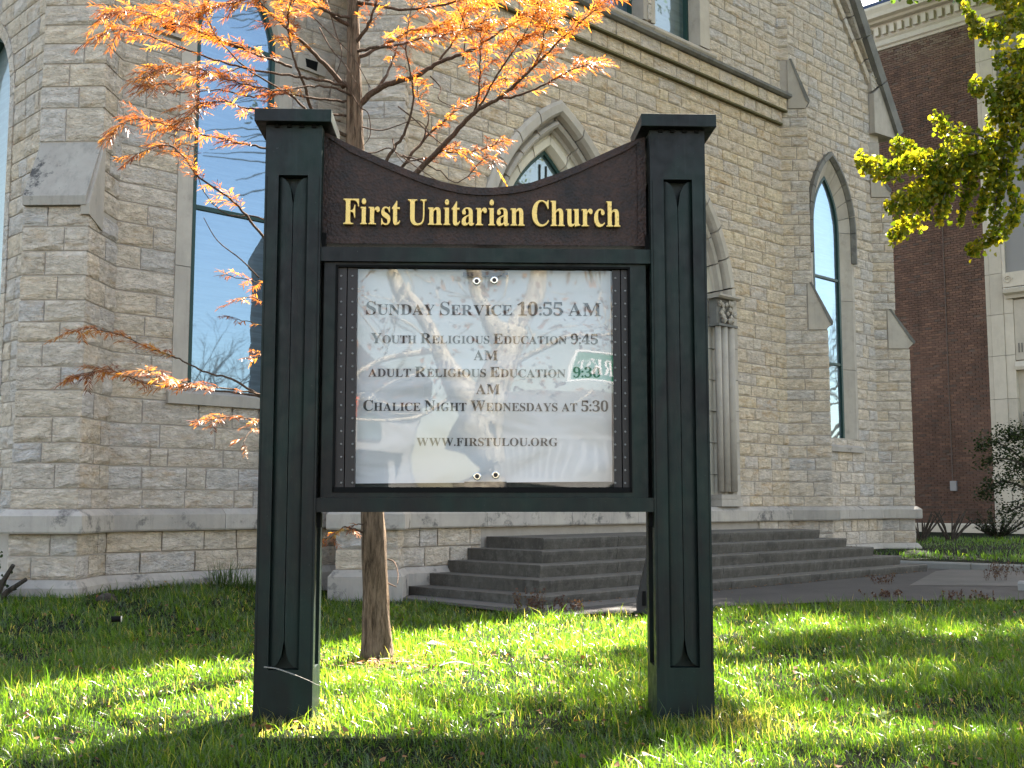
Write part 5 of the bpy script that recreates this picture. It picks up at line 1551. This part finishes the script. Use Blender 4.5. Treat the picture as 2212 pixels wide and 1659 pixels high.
# stones in the grass
def rock(u, v, size, label, mat='rock', name='broken_stone', z=0.0, flat=.6, seed=1):
    import bmesh
    r_ = random.Random(seed); bm = bmesh.new(); bmesh.ops.create_icosphere(bm, subdivisions=2, radius=1)
    for q in bm.verts:
        k = 1 + r_.uniform(-.16, .16); q.co = Vector((q.co.x * size[0] * k, q.co.y * size[1] * k, max(q.co.z * size[2] * k, -.25 * size[2])))
    me = bpy.data.meshes.new(name); bm.to_mesh(me); bm.free(); p = gnd(u, v, z)
    o = link(name, me, M[mat]); o.location = (p.x, p.y, p.z + size[2] * .25 + float(gz(p.x, p.y))); o.rotation_euler = (0, .1, r_.uniform(-.5, .5)); return o
tag(rock(942, 1402, (.095, .06, .05), '', seed=3), 'pale broken stone lying in the sunlit grass right of the trunk', 'stone')
tag(rock(975, 1415, (.05, .045, .03), '', seed=5), 'small flat pale stone tucked beside the larger stone', 'stone')
tag(rock(228, 1340, (.11, .09, .07), '', mat='dark_wood', name='brown_stump', seed=6), 'low rounded brown stump half sunk in the shaded left grass', 'stump')
p = gnd(254, 1345, .15); mb = MB(); mb.tube([(p.x - .055, p.y, p.z + .03), (p.x + .02, p.y + .02, p.z + .03)], [.026, .026], 12, mi=1); mb.tube([(p.x + .021, p.y + .0202, p.z + .03), (p.x + .030, p.y + .023, p.z + .03)], [.027, .026], 12, mi=0)
tag(mb.build('discarded_cup', [M['lime'], M['black']], None), 'small black and white cup lying in the shaded left grass', 'cup')
# curled pale bark strip in the grass
p = gnd(980, 1455); mb = MB(); n_ = 10
vs = []
for i in range(n_ + 1):
    t = i / n_; c_ = Vector((p.x - .10 + .22 * t, p.y - .02 + .05 * t, .05 + .025 * math.sin(t * 3.1)))
    vs += [c_ + Vector((0, -.018, .006)), c_, c_ + Vector((0, .018, .008))]
mb.add(vs, [(3 * i + j, 3 * i + j + 1, 3 * i + 4 + j, 3 * i + 3 + j) for i in range(n_) for j in range(2)])
tag(mb.build('bark_strip', M['rock'], None, smooth=True), 'curled pale strip of bark lying in the grass before the trunk', 'bark')
# long seed stalk leaning across the foot of the left post
S_ = [at(700, 1492, 6.25), at(682, 1478, 6.22), at(650, 1463, 6.2), at(620, 1452, 6.2), at(595, 1444, 6.2), at(570, 1441, 6.2)]
mb = MB(); mb.tube(catmull([Vector((S_[0].x + .03, 6.28, .0))] + S_, 4), [.0018] * 14 + [.0036] * 11, 5)
tag(mb.build('seed_stalk', M['rock'], None), 'pale dry grass seed stalk crossing the foot of the left post', 'grass stalk')
# fallen leaves
lv = Leaves()
for _ in range(900):
    y = rng.uniform(5, 13.5); x = rng.uniform(-1, 1) * (.5 * y)
    if not bool(lawn_ok(np.array([x]), np.array([y]))[0]): continue
    lv.fan(Vector((x, y, float(gz(x, y)) + rng.uniform(.02, .06))), Vector((rng.uniform(-1, 1), rng.uniform(-1, 1), rng.uniform(-.2, .4))).normalized(), Vector((rng.uniform(-.6, .6), rng.uniform(-.6, .6), 1)), rng.uniform(.018, .036), rng.random())
for _ in range(420):
    a = rng.uniform(0, 6.283); r0 = abs(rng.gauss(0, .75)); x, y = -1.0 + r0 * math.cos(a) * 1.3, 8.5 + r0 * math.sin(a)
    lv.frond(Vector((x, y, float(gz(x, y)) + rng.uniform(.02, .06))), Vector((rng.uniform(-1, 1), rng.uniform(-1, 1), rng.uniform(-.1, .2))).normalized(), rng.uniform(.04, .08), .006, rng.random())
for _ in range(260):
    t = rng.uniform(.3, 9.3); p = FA.w(t, -2.36 - abs(rng.gauss(0, .12)), .05)
    lv.fan(p, Vector((rng.uniform(-1, 1), rng.uniform(-1, 1), .1)).normalized(), Vector((rng.uniform(-.4, .4), rng.uniform(-.4, .4), 1)), rng.uniform(.012, .03), rng.random())
for _ in range(120):
    i = rng.randrange(4); t = rng.uniform(.5 + .3 * i, 9 - .3 * i); p = FA.w(t, -proj[i] + rng.uniform(.03, .25), .148 * (i + 1) + .008)
    lv.fan(p, Vector((rng.uniform(-1, 1), rng.uniform(-1, 1), .1)).normalized(), Vector((0, 0, 1)), rng.uniform(.010, .024), rng.random())
tag(lv.build('fallen_leaves', 'leaf_dry'), 'scattered dry leaves on the lawn and steps', 'leaves', kind='stuff')
# reddish weeds at the steps and on the path
def weed(p, h, n_, label, mat='leaf_red', sp=.12):
    W_ = empty('dry_weed', tuple(p), 0, label, 'weed', 'rusty dry weeds on the path and at the steps'); mb = MB(); lv = Leaves()
    for k in range(n_):
        b_ = p + Vector((rng.uniform(-sp, sp), rng.uniform(-sp, sp) * .4, 0)); tp_ = b_ + Vector((rng.uniform(-.1, .1), rng.uniform(-.05, .05), h * rng.uniform(.5, 1)))
        mb.tube([b_, b_.lerp(tp_, .5) + Vector((rng.uniform(-.02, .02), 0, 0)), tp_], .003, 3)
        for j in range(9): lv.fan(b_.lerp(tp_, .2 + .8 * rng.random()) + Vector((rng.uniform(-.02, .02), 0, 0)), Vector((rng.uniform(-1, 1), rng.uniform(-1, 1), rng.uniform(-.2, .8))).normalized(), Vector((rng.uniform(-1, 1), -1, .4)), rng.uniform(.012, .028), rng.random())
    mb.build('stems', M['twig'], W_); tag(lv.build('leaves', mat, W_), kind='stuff')
for u, v, h, n_, sp, lb_ in ((1140, 1322, .28, 14, .16, 'rusty weed at the corner of the lowest step, left of its edge'), (1190, 1324, .20, 12, .18, 'rusty weed just right of the step corner'), (1240, 1322, .16, 10, .14, 'rusty weed between the step corner and the right post'),
        (1905, 1262, .18, 12, .16, 'brown weed against the right end of the lowest step'), (1920, 1291, .10, 16, .3, 'low brown weed patch on the asphalt in front of the steps'),
        (2085, 1300, .14, 18, .35, 'brown weeds at the lawn edge of the path'), (2150, 1255, .30, 12, .18, 'upright brown weed at the end of the short kerb'), (2195, 1243, .24, 20, .4, 'dark weed clump behind the short kerb at the right edge')):
    p = gnd(u, v, .03); weed(p, h, n_, lb_, sp=sp)
# dark ground-cover strip at the walk edge
# pruned shrubs (cut stems)
def stump_shrub(p, n_, h, r0, label, leaves=0, seed=1):
    r_ = random.Random(seed); S = empty('pruned_shrub', tuple(p), 0, label, 'shrub', 'hard-pruned shrubs with bare cut stems')
    for k in range(n_):
        a = r_.uniform(0, 6.283); t = p + Vector((math.cos(a) * h * r_.uniform(.3, .9), math.sin(a) * h * .4, h * r_.uniform(.6, 1.05)))
        mb = MB(); mb.tube([p + Vector((r_.uniform(-.05, .05), 0, -.05)), p.lerp(t, .5) + Vector((r_.uniform(-.03, .03), 0, r_.uniform(0, .05))), t], [r0, r0 * .8, r0 * .6], 7); mb.build('cut_stem', M['dark_wood'], S, smooth=False)
    if leaves:
        lv = Leaves()
        for _ in range(leaves): lv.fan(p + Vector((r_.gauss(-.12, .16), r_.gauss(0, .12), abs(r_.gauss(.25, .16)))), Vector((r_.uniform(-1, 1), r_.uniform(-1, 1), r_.uniform(-.3, 1))).normalized(), Vector((r_.uniform(-1, 1), -1, .5)), r_.uniform(.025, .05), r_.random())
        tag(lv.build('leaves', 'leaf_dark', S), kind='stuff')
stump_shrub(Vector((-5.35, 11.75, .12)), 11, .48, .035, 'dark pruned shrub with thick cut stems at the left edge by the corner buttress', 260, 2)
for u, lb_, sd in ((1990, 'bare pruned shrub nearest the church corner by the brick wall', 4), (2052, 'bare pruned shrub in the middle of the brick wall foot', 5)):
    p = at(u, 1163, 27); p.z = .24; stump_shrub(p, 15, .78, .022, lb_, 0, sd)
p = at(2156, 1150, 29); p.z = .26
S = empty('low_evergreen', tuple(p), 0, 'small dark spreading evergreen at the foot of the brick corner', 'shrub'); lv = Leaves(); mb = MB()
for k in range(26):
    a = rng.uniform(0, 6.283); t = p + Vector((math.cos(a) * .85 * rng.uniform(.5, 1), math.sin(a) * .5, rng.uniform(.25, .75))); mb.tube([p, t], .012, 4)
    for j in range(60): lv.frond(p.lerp(t, .2 + .8 * rng.random()), Vector((rng.uniform(-1, 1), rng.uniform(-1, 1), rng.uniform(0, 1))).normalized(), .10, .012, rng.uniform(0, .5))
mb.build('stems', M['dark_wood'], S); tag(lv.build('needle_foliage', 'leaf_dark', S), kind='stuff')
# leafy dark shrub hanging in from the right edge
SB = empty('leafy_shrub', (8.6, 18.2, 0), 0, 'dark small-leaved shrub tree at the right edge in front of the cream stone bay', 'shrub')
lv = Leaves(); mb = MB(); b0 = at(2290, 1180, 18.2); b0.z = 0
for pts in ([(2290, 1150), (2250, 1050), (2200, 985), (2150, 955), (2118, 962)], [(2270, 1080), (2220, 1010), (2160, 990), (2128, 1005)], [(2280, 1110), (2225, 1060), (2170, 1040), (2140, 1052), (2122, 1072)], [(2280, 1120), (2230, 1090), (2190, 1100), (2160, 1112)], [(2260, 1040), (2225, 960), (2195, 940), (2165, 938)], [(2270, 1000), (2240, 940), (2215, 930), (2190, 945)], [(2290, 1100), (2240, 1040), (2210, 1010), (2180, 1020)]):
    P = catmull([at(u, v, 18.2 + rng.uniform(-.3, .3)) for u, v in pts], 5); mb.tube([b0] + P, [.05] + [.022 * (1 - i / len(P)) + .004 for i in range(len(P))], 5)
    for i in range(5, len(P)):
        for _ in range(46): lv.fan(P[i] + Vector((rng.gauss(0, .09), rng.gauss(0, .09), rng.gauss(0, .08))), Vector((rng.uniform(-1, 1), rng.uniform(-1, 1), rng.uniform(-.6, .8))).normalized(), Vector((rng.uniform(-1, 1), rng.uniform(-1, 1), 1)), rng.uniform(.022, .045), rng.random())
mb.build('branches', M['dark_wood'], SB, fix=False); tag(lv.build('leaves', 'leaf_dark', SB), kind='stuff')
# dark leaning cast foot showing behind the right post
pb = gnd(1402, 1318, .045); fr_ = Frame((pb.x, pb.y), 92)
mb = MB(); k_ = pb.y / 2465
mb.prism([(-.13, .02), (.02, .0), (.22, 0), (.24, .78), (.05, .76), (-.02, .60), (-.07, .40), (-.13, .14)], -.05, .08, fr=fr_)
so = empty('step_signboard', tuple(fr_.w(.08, 0, .04)), 0, 'dark slanted metal stand leaning in front of the steps behind the right post', 'stand')
mb.build('stand_plate', M['dark_iron'], so)
mb = MB(); mb.tube([fr_.w(-.055, -.062, .10), fr_.w(-.055, -.062, .25)], [.022, .018], 8); mb.build('foot_slot', M['black'], so)

# ------------------------------------------------------------------ across the street (seen mirrored in the sign glazing)
SY = empty('sycamore_tree', (.55, -6.2, 0), 0, 'big pale-barked sycamore behind the viewer, mirrored in the sign glazing', 'tree')
mb = MB()
mb.tube(catmull([(.35, -6.2, -.1), (.45, -6.2, 1.2), (.55, -6.2, 2.6), (.95, -6.3, 4.2)], 5), [.50, .47, .44, .42, .41, .40, .40, .39, .39, .38, .38, .37, .36, .35, .34, .33], 16)
mb.build('trunk', M['bark_pale'], SY, smooth=True)
mb = MB(); r_ = random.Random(4)
for P, r0 in (([(.55, -6.2, 2.5), (-.2, -6.3, 3.6), (-1.1, -6.4, 5.0)], .26), ([(.9, -6.3, 4.0), (1.4, -6.4, 5.2), (1.7, -6.5, 7)], .22), ([(.8, -6.3, 3.6), (.4, -6.4, 4.8), (.2, -6.5, 6.5)], .2), ([(.9, -6.2, 3.4), (1.9, -6.0, 3.9), (2.9, -5.9, 4.0)], .06), ([(-.4, -6.3, 3.8), (-1.5, -6, 3.6), (-2.4, -6, 3.0)], .05), ([(.2, -6.3, 3.1), (-1.0, -6, 2.6), (-1.9, -5.9, 2.6)], .05)):
    cp_ = catmull(P, 4); mb.tube(cp_, [r0 * (1 - .6 * i / len(cp_)) for i in range(len(cp_))], 8)
for _ in range(90):
    p0 = Vector((r_.uniform(-2.6, 3), r_.uniform(-6.6, -5.6), r_.uniform(2.7, 5.2))); d = Vector((r_.gauss(0, .5), 0, r_.gauss(-.3, .35))); mb.tube([p0, p0 + d * .5 + Vector((.05, 0, 0)), p0 + d], [.016, .01, .005], 4)
mb.build('branches', M['bark_pale'], SY, smooth=True, fix=False)
lv = Leaves()
for _ in range(900):
    lv.fan(Vector((r_.uniform(-2.8, 3.4), r_.uniform(-6.8, -5.4), r_.uniform(2.8, 6))), Vector((r_.uniform(-1, 1), r_.uniform(-1, 1), -.6)).normalized(), Vector((r_.uniform(-1, 1), 1, .3)), r_.uniform(.05, .10), r_.random())
tag(lv.build('leaves', 'leaf_dry', SY), kind='stuff')
SN = empty('street_name_sign', (2.05, -3.2, 0), 0, 'green YORK ST street name sign on a pole behind the viewer, mirrored in the glazing', 'street sign')
mb = MB(); mb.tube([(2.78, -3.24, 0), (2.78, -3.24, 3.4)], .03, 10); mb.build('pole', M['pole'], SN)
mb = MB(); mb.box(1.5, 2.7, -3.22, -3.20, 2.82, 3.24); pl = mb.build('sign_blade', M['sign_green'], SN)
mb = MB()
for a in ((1.5, 2.7, 2.82, 2.845), (1.5, 2.7, 3.215, 3.24), (1.5, 1.525, 2.845, 3.215), (2.675, 2.7, 2.845, 3.215)): mb.box(a[0], a[1], -3.20, -3.195, a[2], a[3])
mb.build('sign_border', M['sign_white'], SN)
mb = MB()
for txt, sz, xs0, zb0 in (('YORK', .30, 2.62, 2.92), ('ST', .15, 1.74, 3.0)):
    x = xs0
    for ch in txt:
        v, f, a, b = glyph(ch, 0.0); mb.add([(x - (p[0] - a) * sz, -3.196, zb0 + p[1] * sz) for p in v], f); x -= (b - a) * sz + .02
mb.build('lettering', M['sign_white'], SN, fix=False)
H1 = empty('white_house', (-4, -24, 0), 0, 'white porch-fronted house across the street behind the viewer', 'house')
def hb(name, x0, x1, y0, y1, z0, z1, mat, par):
    mb = MB(); mb.box(x0, x1, y0, y1, z0, z1); return mb.build(name, M[mat], par)
hb('wall', -9.5, -.8, -30, -24, 0, 5.2, 'white_paint', H1)
mb = MB(); mb.add([(-10, -23.2, 5.2), (-.4, -23.2, 5.2), (-.4, -31, 5.2), (-10, -31, 5.2), (-5.2, -23.2, 8.2), (-5.2, -31, 8.2)], [(0, 1, 4), (2, 3, 5), (1, 2, 5, 4), (3, 0, 4, 5), (0, 3, 2, 1)]); mb.build('roof', M['slate'], H1)
for x in (-8.6, -6.9, -4.2, -2.5):
    for z in (.9, 3.2): w_ = hb('window', x, x + .9, -23.99, -23.9, z, z + 1.4, 'glass_dark', H1)
for x in (-9.3, -7.4, -5.4, -3.4, -1.4): hb('porch_column', x, x + .22, -22.4, -22.18, .3, 2.7, 'white_paint', H1)
hb('porch_roof', -9.7, -.9, -23.9, -22.0, 2.7, 2.9, 'white_paint', H1)
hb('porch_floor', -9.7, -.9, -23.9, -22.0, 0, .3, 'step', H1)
H2 = empty('balustraded_house', (6, -20, 0), 0, 'pale house with white porch balustrades across the street behind the viewer', 'house')
hb('wall', 1.6, 10, -26, -20.5, 0, 4.2, 'ledge', H2)
hb('balcony_rail', 1.2, 9.6, -18.95, -18.85, 2.95, 3.05, 'white_paint', H2); hb('balcony_floor', 1.2, 9.6, -20.5, -18.8, 1.95, 2.15, 'white_paint', H2)
hb('balcony_rail', 1.2, 9.6, -18.95, -18.85, 1.5, 1.6, 'white_paint', H2); hb('porch_floor', 1.2, 9.6, -20.5, -18.8, .3, .5, 'lime', H2)
for i in range(42):
    x = 1.25 + i * .2; hb('baluster', x, x + .07, -18.93, -18.87, 2.15, 2.95, 'white_paint', H2); hb('baluster', x, x + .07, -18.93, -18.87, .5, 1.5, 'white_paint', H2)
AW = empty('red_awning', (-3.2, -9, 0), 0, 'rust-red awning on posts behind the viewer to the left', 'awning')
mb = MB(); mb.add([(-4.6, -9.6, 3.5), (-1.7, -9.6, 3.5), (-1.7, -8.2, 3.05), (-4.6, -8.2, 3.05), (-4.6, -8.2, 2.8), (-1.7, -8.2, 2.8)], [(0, 1, 2, 3), (3, 2, 5, 4)]); mb.build('canopy', M['awning'], AW)
for x in (-4.5, -1.8): hb('awning_post', x, x + .07, -8.3, -8.23, 0, 2.8, 'pole', AW)
ROAD = MB(); ROAD.add([(-300, -16, .012), (300, -16, .012), (300, -8.5, .012), (-300, -8.5, .012)], [(0, 1, 2, 3)]); tag(ROAD.build('street', M['asphalt'], fix=False), kind='structure')
